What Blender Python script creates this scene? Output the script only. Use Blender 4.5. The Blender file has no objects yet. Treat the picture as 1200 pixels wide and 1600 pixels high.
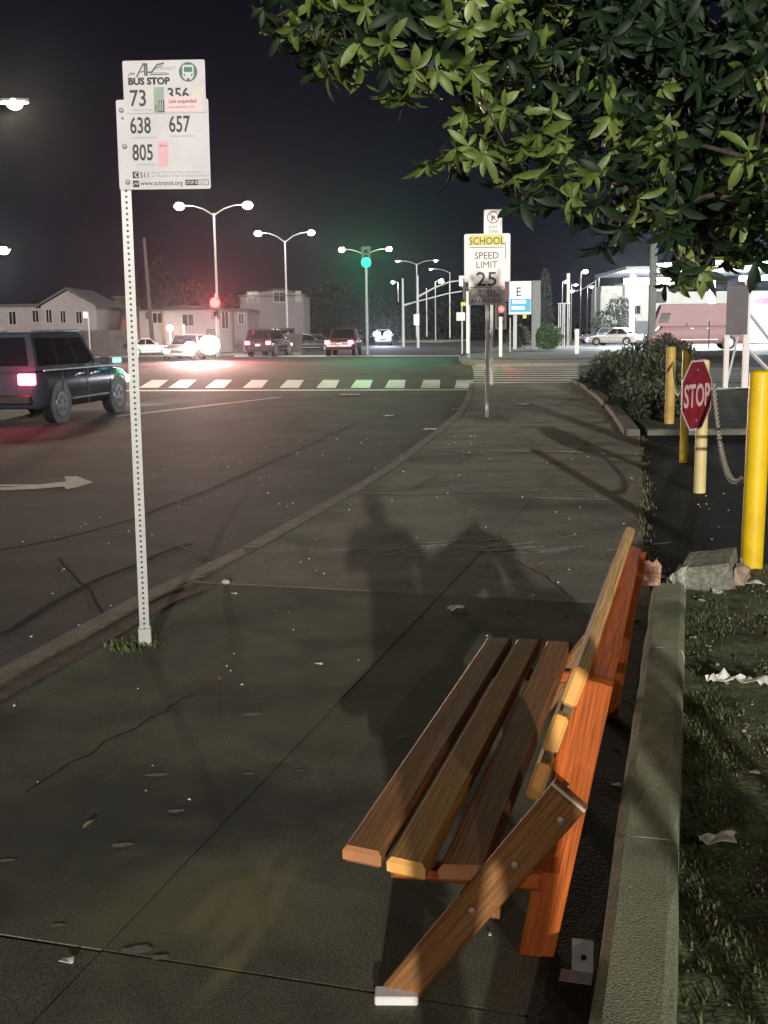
import bpy, bmesh, math, random
from mathutils import Vector, Matrix, Euler, noise
random.seed(7)
R = math.radians
sc = bpy.context.scene
# ---------------------------------------------------------------- camera
F, PITCH, ROLL, EYE = 1720.0, R(9.34), .0145, 1.5
cp, sp, cr, sr = math.cos(PITCH), math.sin(PITCH), math.cos(ROLL), math.sin(ROLL)
FW = Vector((0, cp, -sp)); RT = Vector((cr, -sr*sp, -sr*cp)); UP = Vector((sr, cr*sp, cr*cp))
cam_d = bpy.data.cameras.new('camera'); cam = bpy.data.objects.new('camera', cam_d)
sc.collection.objects.link(cam)
cam.matrix_world = Matrix((( RT.x, UP.x, -FW.x, 0), (RT.y, UP.y, -FW.y, 0), (RT.z, UP.z, -FW.z, EYE), (0, 0, 0, 1)))
cam_d.sensor_fit = 'VERTICAL'; cam_d.sensor_height = 36; cam_d.lens = 36*F/1600
cam_d.clip_start = .05; cam_d.clip_end = 2000
sc.camera = cam
# ---------------------------------------------------------------- night sky
wd = bpy.data.worlds.new('World'); sc.world = wd; wd.use_nodes = True
nt = wd.node_tree; nt.nodes.clear()
wo = nt.nodes.new('ShaderNodeOutputWorld'); bg = nt.nodes.new('ShaderNodeBackground')
tc = nt.nodes.new('ShaderNodeTexCoord'); sx = nt.nodes.new('ShaderNodeSeparateXYZ'); rp = nt.nodes.new('ShaderNodeValToRGB')
nt.links.new(tc.outputs['Generated'], sx.inputs[0]); nt.links.new(sx.outputs['Z'], rp.inputs[0])
nt.links.new(rp.outputs[0], bg.inputs[0]); nt.links.new(bg.outputs[0], wo.inputs[0])
e = rp.color_ramp.elements
e[0].position = 0; e[0].color = (.0100, .0095, .0200, 1)
e[1].position = .30; e[1].color = (.0040, .0050, .0125, 1)
e2 = rp.color_ramp.elements.new(.10); e2.color = (.0065, .0072, .0190, 1)
bg.inputs[1].default_value = .55
# ---------------------------------------------------------------- the far street light behind the camera (low key light)
EL, AZ = R(9.5), R(-2.5)
sd = bpy.data.lights.new('key_light', 'SUN'); so = bpy.data.objects.new('key_light', sd); sc.collection.objects.link(so)
so.rotation_euler = Vector((math.sin(AZ)*math.cos(EL), math.cos(AZ)*math.cos(EL), -math.sin(EL))).to_track_quat('-Z', 'Y').to_euler()
sd.energy = 3.3; sd.angle = R(.6); sd.color = (1.0, .95, .86)
sc.view_settings.view_transform = 'Standard'; sc.view_settings.look = 'None'
sc.view_settings.exposure = 0; sc.view_settings.gamma = 1
sc.render.engine = 'CYCLES'

# ---------------------------------------------------------------- pixel-to-place helpers (used once, to survey where things stand)
def ray(px, py): return FW + RT*((px-600)/F) + UP*((800-py)/F)
def G(px, py, z=0.0):
    d = ray(px, py); t = (z-EYE)/d.z
    return Vector((d.x*t, d.y*t, z))
def AT(px, py, y):
    d = ray(px, py); t = y/d.y
    return Vector((d.x*t, y, EYE+d.z*t))
ROADZ = -.12

# ---------------------------------------------------------------- object helpers
COL = sc.collection
def tag(o, label=None, cat=None, group=None, kind=None):
    if label: o['label'] = label
    if cat: o['category'] = cat
    if group: o['group'] = group
    if kind: o['kind'] = kind
    return o
def thing(name, loc, label, cat, rz=0, group=None):
    o = bpy.data.objects.new(name, None); COL.objects.link(o)
    o.location = loc; o.rotation_euler = (0, 0, rz); o.empty_display_size = .2
    return tag(o, label, cat, group)
def copy_tree(o, parent=None):
    c = o.copy(); COL.objects.link(c); c.parent = parent
    for ch in o.children: copy_tree(ch, c)
    return c
class MB:
    def __init__(s): s.v = []; s.f = []; s.sm = []
    def add(s, vs, fs, M=None, smooth=False):
        b = len(s.v)
        for p in vs:
            p = Vector(p)
            s.v.append(M @ p if M else p)
        for f in fs: s.f.append(tuple(b+i for i in f)); s.sm.append(smooth)
        return s
    def box(s, c, d, M=None, bev=0):
        x, y, z = d[0]/2, d[1]/2, d[2]/2; c = Vector(c)
        if bev <= 0:
            vs = [c+Vector((a*x, b*y, g*z)) for a in (-1, 1) for b in (-1, 1) for g in (-1, 1)]
            return s.add(vs, [(0,1,3,2),(4,6,7,5),(0,4,5,1),(2,3,7,6),(0,2,6,4),(1,5,7,3)], M)
        vs = []; idx = {}
        for a in (-1, 1):
            for b in (-1, 1):
                for g in (-1, 1):
                    for k in range(3):
                        e = [bev, bev, bev]; e[k] = 0
                        idx[(a, b, g, k)] = len(vs)
                        vs.append(c+Vector((a*(x-e[0]), b*(y-e[1]), g*(z-e[2]))))
        fs = []
        for k in range(3):
            i, j = [(1, 2), (2, 0), (0, 1)][k]
            for q in (-1, 1):
                r = []
                for m, n in ((-1, -1), (1, -1), (1, 1), (-1, 1)):
                    t = [0, 0, 0]; t[k] = q; t[i] = m; t[j] = n; r.append(idx[(t[0], t[1], t[2], k)])
                fs.append(tuple(r if q > 0 else r[::-1]))
        for k in range(3):
            i, j = [(1, 2), (2, 0), (0, 1)][k]
            for m in (-1, 1):
                for n in (-1, 1):
                    t = [0, 0, 0]; t[i] = m; t[j] = n
                    t[k] = -1; A = tuple(t); t[k] = 1; B = tuple(t)
                    fs.append((idx[(*A, i)], idx[(*B, i)], idx[(*B, j)], idx[(*A, j)]))
        for a in (-1, 1):
            for b in (-1, 1):
                for g in (-1, 1): fs.append(tuple(idx[(a, b, g, k)] for k in range(3)))
        return s.add(vs, fs, M)
    def prism(s, poly, z0, z1, M=None, smooth=False):
        n = len(poly)
        vs = [(p[0], p[1], z0) for p in poly]+[(p[0], p[1], z1) for p in poly]
        fs = [tuple(range(n))[::-1], tuple(range(n, 2*n))]+[(i, (i+1) % n, n+(i+1) % n, n+i) for i in range(n)]
        return s.add(vs, fs, M)
    def loft(s, rings, M=None, smooth=True, caps=True):
        n = len(rings[0]); vs = [p for r in rings for p in r]; fs = []
        for k in range(len(rings)-1):
            for i in range(n):
                j = (i+1) % n
                fs.append((k*n+i, k*n+j, (k+1)*n+j, (k+1)*n+i))
        s.add(vs, fs, M, smooth)
        if caps:
            s.add(rings[0], [tuple(range(n))[::-1]], M); s.add(rings[-1], [tuple(range(n))], M)
        return s
    def tube(s, pts, rad, seg=8, M=None, smooth=True):
        pts = [Vector(p) for p in pts]; rads = rad if isinstance(rad, (list, tuple)) else [rad]*len(pts)
        rings = []; prev = None
        for i, p in enumerate(pts):
            t = (pts[min(i+1, len(pts)-1)]-pts[max(i-1, 0)]).normalized()
            a = prev if prev is not None else (Vector((1, 0, 0)) if abs(t.x) < .9 else Vector((0, 1, 0)))
            u = (a - t*a.dot(t)).normalized(); w = t.cross(u); prev = u
            rings.append([p+(u*math.cos(2*math.pi*k/seg)+w*math.sin(2*math.pi*k/seg))*rads[i] for k in range(seg)])
        return s.loft(rings, M, smooth)
    def disc(s, c, r, ax, th=.01, seg=16, M=None):
        c = Vector(c); ax = Vector(ax).normalized()
        return s.tube([c, c+ax*th], r, seg, M, False)
    def ball(s, c, r, seg=12, M=None):
        r = Vector((r, r, r)) if not isinstance(r, (tuple, list, Vector)) else Vector(r); c = Vector(c)
        rings = []
        h = seg//2
        for i in range(h+1):
            a = -math.pi/2+math.pi*i/h; k = max(math.cos(a), .02)
            rings.append([c+Vector((r.x*k*math.cos(2*math.pi*j/seg), r.y*k*math.sin(2*math.pi*j/seg), r.z*math.sin(a))) for j in range(seg)])
        return s.loft(rings, M, True)
    def mesh(s, name, m):
        me = bpy.data.meshes.new(name); me.from_pydata([tuple(v) for v in s.v], [], s.f)
        me.polygons.foreach_set('use_smooth', s.sm)
        if m: me.materials.append(m)
        bm = bmesh.new(); bm.from_mesh(me); bmesh.ops.recalc_face_normals(bm, faces=bm.faces); bm.to_mesh(me); bm.free()
        me.update(); return me
    def build(s, name, m, parent=None, loc=None, kind=None, label=None):
        return link(name, s.mesh(name, m), parent, loc, kind, label)
def link(name, me, parent=None, loc=None, kind=None, label=None, rot=None):
    o = bpy.data.objects.new(name, me); COL.objects.link(o)
    if parent: o.parent = parent
    if loc is not None: o.location = loc
    if rot: o.rotation_euler = rot
    if kind: o['kind'] = kind
    if label: o['label'] = label
    return o
def lamp(name, loc, power, col, rad=.15, parent=None, typ='POINT', aim=None, spot=60, blend=.6):
    l = bpy.data.lights.new(name, typ); l.energy = power; l.color = col; l.shadow_soft_size = rad
    if typ == 'SPOT': l.spot_size = R(spot); l.spot_blend = blend
    o = bpy.data.objects.new(name, l); COL.objects.link(o); o.location = loc
    if aim is not None: o.rotation_euler = Vector(aim).to_track_quat('-Z', 'Y').to_euler()
    if parent: o.parent = parent
    return o

# ---------------------------------------------------------------- materials
MC = {}
def mat(name, c, rough=.7, metal=0, var=.15, scale=8, fine=0, bump=0, stretch=None, c2=None, emit=None, es=0, space='Object', spec=.5, patch=None, tr=0):
    if name in MC: return MC[name]
    m = bpy.data.materials.new(name); m.use_nodes = True; n = m.node_tree; N = n.nodes; L = n.links
    b = N['Principled BSDF']; b.inputs['Roughness'].default_value = rough; b.inputs['Metallic'].default_value = metal
    b.inputs['Specular IOR Level'].default_value = spec
    b.inputs['Base Color'].default_value = (*c, 1)
    if tr: b.inputs['Transmission Weight'].default_value = tr
    if emit: b.inputs['Emission Color'].default_value = (*emit, 1); b.inputs['Emission Strength'].default_value = es
    if var > 0 or bump > 0:
        if space == 'World': co = N.new('ShaderNodeNewGeometry').outputs['Position']
        else: co = N.new('ShaderNodeTexCoord').outputs['Object']
        if stretch:
            mp = N.new('ShaderNodeMapping'); mp.inputs['Scale'].default_value = stretch; L.new(co, mp.inputs[0]); co = mp.outputs[0]
        t = N.new('ShaderNodeTexNoise'); t.inputs['Scale'].default_value = scale; t.inputs['Detail'].default_value = 6; t.inputs['Roughness'].default_value = .65
        L.new(co, t.inputs['Vector'])
        r = N.new('ShaderNodeValToRGB'); L.new(t.outputs[0], r.inputs[0])
        lo = [max(0, x*(1-var)) for x in c]; hi = [min(1, x*(1+var)) for x in (c2 or c)]
        r.color_ramp.elements[0].position = .32; r.color_ramp.elements[1].position = .68
        r.color_ramp.elements[0].color = (*lo, 1); r.color_ramp.elements[1].color = (*hi, 1)
        out = r.outputs[0]
        if fine:
            t2 = N.new('ShaderNodeTexNoise'); t2.inputs['Scale'].default_value = scale*fine; t2.inputs['Detail'].default_value = 3
            L.new(co, t2.inputs['Vector'])
            mr = N.new('ShaderNodeMapRange'); mr.inputs[1].default_value = .3; mr.inputs[2].default_value = .7; mr.inputs[3].default_value = .4 if fine > 45 else .6; mr.inputs[4].default_value = 1.6 if fine > 45 else 1.4
            L.new(t2.outputs[0], mr.inputs[0])
            mx = N.new('ShaderNodeMix'); mx.data_type = 'RGBA'; mx.blend_type = 'MULTIPLY'; mx.inputs[0].default_value = 1
            L.new(out, mx.inputs[6]); L.new(mr.outputs[0], mx.inputs[7]); out = mx.outputs[2]
        if patch:   # big stains: (colour, scale, threshold)
            t3 = N.new('ShaderNodeTexNoise'); t3.inputs['Scale'].default_value = patch[1]; t3.inputs['Detail'].default_value = 5; L.new(co, t3.inputs['Vector'])
            mr = N.new('ShaderNodeMapRange'); mr.inputs[1].default_value = patch[2]; mr.inputs[2].default_value = patch[2]+.12; L.new(t3.outputs[0], mr.inputs[0])
            mx = N.new('ShaderNodeMix'); mx.data_type = 'RGBA'; L.new(mr.outputs[0], mx.inputs[0]); L.new(out, mx.inputs[6]); mx.inputs[7].default_value = (*patch[0], 1); out = mx.outputs[2]
        L.new(out, b.inputs['Base Color'])
        if bump:
            bp = N.new('ShaderNodeBump'); bp.inputs['Strength'].default_value = bump; bp.inputs['Distance'].default_value = .01
            L.new((t2 if fine else t).outputs[0], bp.inputs['Height']); L.new(bp.outputs[0], b.inputs['Normal'])
    MC[name] = m; return m
def glow(name, c, s): return mat(name, (.02, .02, .02), emit=c, es=s, var=0)
M = {}
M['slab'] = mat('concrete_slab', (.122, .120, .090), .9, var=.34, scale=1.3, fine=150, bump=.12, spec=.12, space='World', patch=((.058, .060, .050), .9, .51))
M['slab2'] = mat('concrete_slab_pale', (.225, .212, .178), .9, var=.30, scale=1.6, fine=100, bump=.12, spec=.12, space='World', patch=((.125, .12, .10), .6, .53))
def tint_patch(m, c, rx_, ry_, ang, col, amt):
    n = m.node_tree; N = n.nodes; L = n.links; b = N['Principled BSDF']; src = b.inputs['Base Color'].links[0].from_socket
    g = N.new('ShaderNodeNewGeometry'); mp = N.new('ShaderNodeMapping'); mp.vector_type = 'TEXTURE'
    mp.inputs['Location'].default_value = (c[0], c[1], 0); mp.inputs['Rotation'].default_value = (0, 0, ang); mp.inputs['Scale'].default_value = (rx_, ry_, 1)
    L.new(g.outputs['Position'], mp.inputs[0]); ln = N.new('ShaderNodeVectorMath'); ln.operation = 'LENGTH'; L.new(mp.outputs[0], ln.inputs[0])
    nz = N.new('ShaderNodeTexNoise'); nz.inputs['Scale'].default_value = 7; nz.inputs['Detail'].default_value = 6; L.new(g.outputs['Position'], nz.inputs['Vector'])
    ad = N.new('ShaderNodeMath'); ad.operation = 'MULTIPLY_ADD'; L.new(nz.outputs[0], ad.inputs[0]); ad.inputs[1].default_value = 1.5; L.new(ln.outputs['Value'], ad.inputs[2])
    mr = N.new('ShaderNodeMapRange'); mr.inputs[1].default_value = 1.25; mr.inputs[2].default_value = 1.95; mr.inputs[3].default_value = amt; mr.inputs[4].default_value = 0; L.new(ad.outputs[0], mr.inputs[0])
    mx = N.new('ShaderNodeMix'); mx.data_type = 'RGBA'; L.new(mr.outputs[0], mx.inputs[0]); L.new(src, mx.inputs[6]); mx.inputs[7].default_value = (*col, 1); L.new(mx.outputs[2], b.inputs['Base Color'])
c_ = G(330, 1415); tint_patch(M['slab'], c_, .33, .26, .3, (.18, .17, .09), .6)
for (q0, q1, w_) in (((345, 1480), (402, 1370), .022), ((372, 1500), (454, 1360), .018), ((325, 1550), (372, 1490), .016), ((296, 1450), (350, 1390), .02)):
    p_, q_ = G(*q0), G(*q1); d_ = q_-p_
    tint_patch(M['slab'], (p_+q_)/2, w_*2, d_.length*.75, math.atan2(-d_.x, d_.y), (.26, .24, .12), .45)
c_ = G(120, 1280); tint_patch(M['slab'], c_, .6, .45, .4, (.055, .058, .055), .7)  # darker blotch mixed into the slab colour
c_ = G(400, 1260); tint_patch(M['slab'], c_, .35, .3, .4, (.04, .042, .042), .7)  # second, smaller dark blotch on the slabs
c_ = G(560, 1120); tint_patch(M['slab'], c_, .5, .25, .3, (.16, .155, .11), .6)
M['kerb'] = mat('kerb_concrete', (.125, .12, .095), .85, var=.35, scale=5, fine=20, bump=.5, space='World', patch=((.12, .10, .075), 3.2, .54))
M['wallkerb'] = mat('planter_kerb_concrete', (.33, .355, .235), .9, spec=.15, var=.22, scale=4, fine=40, bump=.3, space='World', patch=((.17, .19, .13), 2.5, .55))
M['asph'] = mat('road_asphalt', (.058, .059, .059), .85, spec=.15, var=.34, scale=.7, fine=200, bump=.2, space='World', patch=((.036, .036, .036), .5, .53))
M['drive'] = mat('black_asphalt', (.013, .015, .018), .8, spec=.15, var=.4, scale=1.5, fine=50, bump=.7, space='World')
M['ground'] = mat('distant_ground', (.05, .048, .043), .9, var=.3, scale=.3, space='World')
M['paint'] = mat('road_paint', (.80, .77, .73), .6, var=.22, scale=3, fine=20, space='World')
M['soil'] = mat('soil', (.085, .078, .052), .95, var=.5, scale=9, fine=8, bump=.5, c2=(.10, .12, .055), space='World')
M['dirt'] = mat('gutter_dirt', (.06, .045, .03), .95, var=.5, scale=12, fine=8, bump=1, space='World')
wst = dict(scale=3, fine=2.2, bump=.08)
M['wood'] = mat('stained_brown_wood', (.30, .135, .055), .65, var=.2, spec=.15, stretch=(30, .7, 30), **wst)
M['wood2'] = mat('yellow_brown_wood', (.42, .215, .055), .65, spec=.15, var=.2, stretch=(30, .7, 30), **wst)
M['tanw'] = mat('weathered_tan_wood', (.82, .50, .20), .65, spec=.15, var=.10, stretch=(30, .7, 30), **wst)
M['end_shaded'] = mat('brown_shaded_end', (.46, .20, .085), .6, var=.15, scale=9, bump=.1)  # duller copy for slat ends that lie in shade
M['end_lit'] = mat('golden_lit_end', (.86, .44, .12), .6, var=.08, scale=9, bump=.1)  # brighter copy for slat ends, the light on them is in the colour
M['red'] = mat('orange_stained_wood', (.44, .105, .020), .65, spec=.3, var=.09, stretch=(26, .8, 26), **wst)
M['legwood'] = mat('weathered_brown_wood', (.25, .115, .042), .65, spec=.15, var=.12, stretch=(24, .8, 24), patch=((.22, .13, .06), 3, .58), **wst)
M['galv'] = mat('galvanised_steel', (.38, .38, .37), .42, metal=.2, var=.1, scale=12)
M['galvd'] = mat('dull_pole_steel', (.33, .33, .32), .5, metal=.3, var=.15, scale=5)
M['white'] = mat('white_painted_metal', (.74, .72, .72), .45, var=.05, scale=3)
M['signw'] = mat('sign_white', (.54, .52, .55), .38, var=.07, scale=6)
M['signp'] = mat('sign_white_pinkish', (.80, .72, .71), .4, var=.06, scale=5)
M['black'] = mat('black_print', (.006, .006, .006), .5, var=0)
M['grey'] = mat('grey_print', (.22, .22, .24), .5, var=0)
M['green'] = mat('green_print', (.03, .15, .10), .5, var=0)
M['sage'] = mat('sage_sticker', (.26, .35, .27), .5, var=.12, scale=40)
M['pink'] = mat('pink_sticker', (.70, .38, .44), .5, var=.06, scale=30)
M['palepink'] = mat('pale_pink_sticker', (.72, .52, .53), .4, var=.05, scale=20)
M['maroon'] = mat('maroon_print', (.16, .02, .05), .5, var=0)
M['yellow'] = mat('yellow_bollard_paint', (.80, .54, .012), .42, var=.14, scale=4, patch=((.50, .35, .05), 14, .68))
M['cream'] = mat('pale_yellow_bollard_paint', (.66, .54, .24), .5, var=.15, scale=3)
M['schooly'] = mat('sign_yellow', (.62, .55, .04), .45, var=.06, scale=6)
M['stopred'] = mat('faded_stop_red', (.22, .016, .028), .5, var=.4, scale=7, patch=((.42, .06, .05), 9, .63))
M['stopw'] = mat('stop_letter_pink_white', (.62, .45, .45), .5, var=.15, scale=12)
M['dark'] = mat('dark_plastic', (.012, .012, .012), .5, var=0)
M['rubber'] = mat('tyre_rubber', (.008, .008, .009), .9, var=.2, spec=.1)
M['glass'] = mat('car_glass', (.008, .009, .012), .08, var=0)
M['chrome'] = mat('bright_metal', (.6, .6, .62), .22, metal=.9, var=0)
M['rope'] = mat('chain_sleeve', (.36, .35, .27), .6, var=.3, scale=60)
M['paper'] = mat('litter_paper', (.82, .80, .76), .7, var=.15, scale=20)
M['leaf'] = mat('leaf_green', (.066, .112, .018), .5, var=.35, scale=5, c2=(.125, .175, .035))
M['leaf2'] = mat('leaf_pale_green', (.20, .25, .08), .4, var=.25, scale=5)
M['leaf3'] = mat('leaf_dark_green', (.013, .028, .011), .55, spec=.25, var=.3, scale=5)
M['leafbr'] = mat('leaf_brown', (.10, .075, .035), .7, var=.4, scale=5)
M['bark'] = mat('bark', (.05, .04, .03), .9, var=.4, scale=9, bump=.8, stretch=(4, 4, 1))
M['hedge'] = mat('hedge_leaf', (.034, .046, .024), .55, var=.35, scale=3, c2=(.05, .065, .03))
M['hedger'] = mat('hedge_leaf_reddish', (.085, .045, .035), .55, var=.35, scale=3)
M['grass'] = mat('grass_blades', (.065, .11, .028), .7, var=.4, scale=2, c2=(.09, .10, .04), space='World')
M['strawg'] = mat('dry_grass', (.17, .15, .075), .8, var=.35, scale=2, space='World')
M['chunk'] = mat('broken_concrete', (.36, .36, .31), .9, var=.3, scale=14, fine=6, bump=1.2)
M['chunkt'] = mat('chunk_smooth_face', (.21, .21, .165), .85, var=.2, scale=8, fine=8, bump=.4)

# ================================================================ THE SETTING
def sheet(name, pts, z, m, label=None, parent=None, kind='structure'):
    mb = MB(); mb.add([(p[0], p[1], z) for p in pts], [tuple(range(len(pts)))])
    o = mb.build(name, m, parent, kind=kind, label=label)
    return o
sheet('ground', [(-700, -60), (700, -60), (700, 1400), (-700, 1400)], -.30, M['ground'])
sheet('road', [(-160, -30), (.5, -30), (.5, 3), (14, 34), (60, 37), (60, 62), (40, 110), (120, 400), (-160, 400)], ROADZ, M['asph'])
sheet('parking_lot', [(5, 62), (130, 62), (130, 260), (32, 260)], ROADZ+.004, mat('pale_lot_paving', (.13, .13, .12), .7, var=.25, scale=.4, fine=30, space='World'))

# sidewalk, cut into slabs
left_edge = [(-3.6, -2.5)] + [tuple(G(*p)[:2]) for p in ((0, 1072), (150, 984), (262, 925), (330, 900), (405, 858), (520, 792), (600, 745), (645, 712), (695, 672), (726, 645), (738, 622), (742, 599))]
right_edge = [tuple(G(*p)[:2]) for p in ((905, 597), (940, 622), (1000, 680), (1005, 760), (1003, 830))] + [(1.44, 5.75), (.385, 1.97), (-.4, -.85), (-.85, -2.5)]
walk = left_edge + right_edge
ax = Vector((math.sin(R(15.8)), math.cos(R(15.8)))); rx = Vector((ax.y, -ax.x))
def clip(poly, n, d):   # keep p.n <= d
    out = []
    for i in range(len(poly)):
        a, b = poly[i], poly[(i+1) % len(poly)]
        da = a[0]*n[0]+a[1]*n[1]-d; db = b[0]*n[0]+b[1]*n[1]-d
        if da <= 0: out.append(a)
        if (da < 0 < db) or (db < 0 < da):
            t = da/(da-db); out.append((a[0]+(b[0]-a[0])*t, a[1]+(b[1]-a[1])*t))
    return out
mb = MB(); mb.prism(walk, -.14, -.012)
sidewalk = mb.build('sidewalk', M['dirt'], kind='structure')
# joints measured on the photograph: transverse near (0,2.45), (0,6.35); longitudinal through (-.65,2.74)
vbase = -.479*ax.x+2.442*ax.y; ubase = -.649*rx.x+2.739*rx.y
vs_ = [vbase-3.75, vbase] + [vbase+3.80*k for k in range(1, 9)]
us_ = [ubase+1.22*k for k in range(-4, 4)]
k = 0
for i in range(len(vs_)-1):
    for j in range(len(us_)-1):
        g = .006
        pl = clip(clip(clip(clip(walk, ax, vs_[i+1]-g), -ax, -(vs_[i]+g)), rx, us_[j+1]-g*.5), -rx, -(us_[j]+g*.5))
        pl2 = [p for q, p in enumerate(pl) if (Vector(p)-Vector(pl[q-1])).length > 1e-4]
        if len(pl2) < 3: continue
        m2 = MB(); dz = random.uniform(-.002, .002)
        m2.prism(pl2, -.011, dz)
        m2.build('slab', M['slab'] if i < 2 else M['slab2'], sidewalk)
# kerb along the road: stones following the edge
def offset_strip(pts, w, side=1):
    out = []
    P = [Vector(p[:2]) for p in pts]
    for i, p in enumerate(P):
        t = (P[min(i+1, len(P)-1)]-P[max(i-1, 0)]).normalized(); n = Vector((-t.y, t.x))*side
        out.append(p+n*w)
    return P, out
def resample(pts, step):
    P = [Vector(p) for p in pts]; out = [P[0].copy()]; acc = 0
    for a, b in zip(P, P[1:]):
        l = (b-a).length; s = step-acc
        while s < l: out.append(a+(b-a)*(s/l)); s += step
        acc = (acc+l) % step
    out.append(P[-1]); return out
def kerb(name, pts, w, z0, z1, m, step=1.2, side=1, gap=.008, jit=.004, bev=.012):
    a, b = offset_strip(resample(pts, step), w, side)
    root = None
    for i in range(len(a)-1):
        mbk = MB(); dz = random.uniform(-jit, jit)
        t = (a[i+1]-a[i]).normalized()*gap/2
        q = [a[i]+t, a[i+1]-t, b[i+1]-t, b[i]+t]
        # outer top edge chamfered
        n_ = (b[i]-a[i]).normalized()*bev
        rings = []
        for (p0, p1) in ((q[0], q[3]), (q[1], q[2])):
            rings.append([(p0.x, p0.y, z0), (p0.x, p0.y, z1+dz-bev), (p0.x+n_.x, p0.y+n_.y, z1+dz), (p1.x-n_.x, p1.y-n_.y, z1+dz), (p1.x, p1.y, z1+dz-bev), (p1.x, p1.y, z0)])
        mbk.loft(rings, smooth=False)
        if root is None: root = mbk.build(name, m, kind='structure')
        else: mbk.build('kerb_stone', m, root)
    return root
kerb('road_kerb', left_edge, .15, -.16, .006, M['kerb'], 1.5, 1)
# gutter dirt between kerb and slabs near the bus pole
def strip(name, pts, w, z, m, kind='structure', side=1):
    a, b = offset_strip(pts, w, side); mbs = MB()
    for i in range(len(a)-1):
        mbs.add([(a[i].x, a[i].y, z), (a[i+1].x, a[i+1].y, z), (b[i+1].x, b[i+1].y, z), (b[i].x, b[i].y, z)], [(0, 1, 2, 3)])
    return mbs.build(name, m, kind=kind)
tag(strip('gutter_dirt', [(-2.9, 2.2), G(-40, 1100), G(140, 1002), G(255, 937), G(316, 915)], .10, .0075, M['dirt'], 'stuff', -1), 'brown dirt gathered along the kerb edge', 'dirt')
tag(strip('kerb_edge_dust', [(-2.9, 2.2), G(-40, 1094), G(140, 996), G(255, 930), G(316, 909)], .035, .0095, mat('pale_dust', (.15, .14, .105), .9, var=.5, scale=14, fine=6, space='World'), 'stuff', 1), 'pale dusty line on the top edge of the road kerb', 'dust')

# low concrete kerb wall beside the bench
wl = [(-.86, -2.5), (-.39, -.85), (.382, 1.971), (1.435, 5.755)]
a_, b_ = offset_strip(resample(wl, 1.83), .17, -1)
plk = None
for i in range(len(a_)-1):
    mbk = MB(); t = (a_[i+1]-a_[i]).normalized()*.003
    q = [a_[i]+t, a_[i+1]-t, b_[i+1]-t, b_[i]+t]; n_ = (b_[i]-a_[i]).normalized()
    rings = []
    nst = 9
    for s_ in range(nst+1):
        f_ = s_/nst; p0 = q[0].lerp(q[1], f_); p1 = q[3].lerp(q[2], f_)
        jj = lambda: random.uniform(-.004, .004)
        r_ = []
        for (c, w, z) in ((p0, 0, -.15), (p0, 0, .12), (p0, .010, .14), (p0, .030, .15), (p1, -.026, .15), (p1, -.008, .14), (p1, 0, .115), (p1, 0, -.15)):
            r_.append((c.x+n_.x*(w+jj()), c.y+n_.y*(w+jj()), z+(jj()*.5 if z > 0 else 0)))
        rings.append(r_)
    mbk.loft(rings, smooth=False)
    if plk is None: plk = mbk.build('planter_kerb', M['wallkerb'], kind='structure')
    else: mbk.build('kerb_stone', M['wallkerb'], plk)

tag(strip('kerb_shade', [(-.05, .35), (.37, 1.971), (1.40, 5.70)], .13, .0062, mat('shade_black', (.022, .021, .018), .95, var=.5, scale=12, fine=8, bump=.4, space='World'), 'stuff', 1), 'dark strip painting the shade between the bench and the low concrete kerb', 'dirt')  # dark strip stands in for the bench's shade on the ground
# soil bed right of it
def bumpy(name, x0, x1, y0, y1, nx, ny, zf, m, inside):
    mbb = MB(); vs = []; fs = []
    for j in range(ny+1):
        for i in range(nx+1):
            x = x0+(x1-x0)*i/nx; y = y0+(y1-y0)*j/ny
            vs.append((x, y, zf(x, y)))
    for j in range(ny):
        for i in range(nx):
            cx = x0+(x1-x0)*(i+.5)/nx; cy = y0+(y1-y0)*(j+.5)/ny
            if inside(cx, cy): a = j*(nx+1)+i; fs.append((a, a+1, a+nx+2, a+nx+1))
    mbb.v = [Vector(v) for v in vs]; mbb.f = fs; mbb.sm = [True]*len(fs)
    return mbb.build(name, m, kind='structure')
def wallx(y): return .563+(1.582-.563)*(y-1.967)/(5.569-1.967)
def soilz(x, y):
    return .055+.03*noise.noise(Vector((x*2.5, y*2.5, 0)))+.012*noise.noise(Vector((x*14, y*14, 3)))
bumpy('soil_bed', -1, 9, -2, 6.9, 300, 260, soilz, M['soil'], lambda x, y: x > wallx(y)-.06 and y < 6.55+.15*math.sin(x*3))
sheet('driveway', [(1.35, 5.6), (8, 5.0), (22, 5), (22, 14.2), (3.66, 15.55), (2.47, 10.4)], -.004, M['drive'])
mbq = MB(); mbq.prism([(1.35, 5.6), (22, 5), (22, 14.2), (3.66, 15.5), (2.46, 10.4)], -.2, -.012); mbq.build('driveway_base', M['drive'], kind='structure')

# driveway edge: weeds and grit along the joint with the sidewalk
def tufts(name, spots, hmin, hmax, m, blades=6, spread=.03, wid=.004):
    t = MB()
    for (x, y, z) in spots:
        for k in range(blades):
            a = random.uniform(0, 6.28); h = random.uniform(hmin, hmax); bx = x+random.gauss(0, spread); by = y+random.gauss(0, spread)
            lx = math.cos(a)*h*random.uniform(.3, 1.1); ly = math.sin(a)*h*random.uniform(.3, 1.1); w = wid*random.uniform(.7, 1.4)
            px, py = -math.sin(a)*w, math.cos(a)*w
            t.add([(bx-px, by-py, z), (bx+px, by+py, z), (bx+lx*.5+px*.7, by+ly*.5+py*.7, z+h*.7), (bx+lx*.5-px*.7, by+ly*.5-py*.7, z+h*.7), (bx+lx, by+ly, z+h*.85)], [(0, 1, 2, 3), (3, 2, 4)])
    me = bpy.data.meshes.new(name); me.from_pydata([tuple(v) for v in t.v], [], t.f); me.materials.append(m)
    return link(name, me, kind='stuff')
sp_ = []
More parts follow.
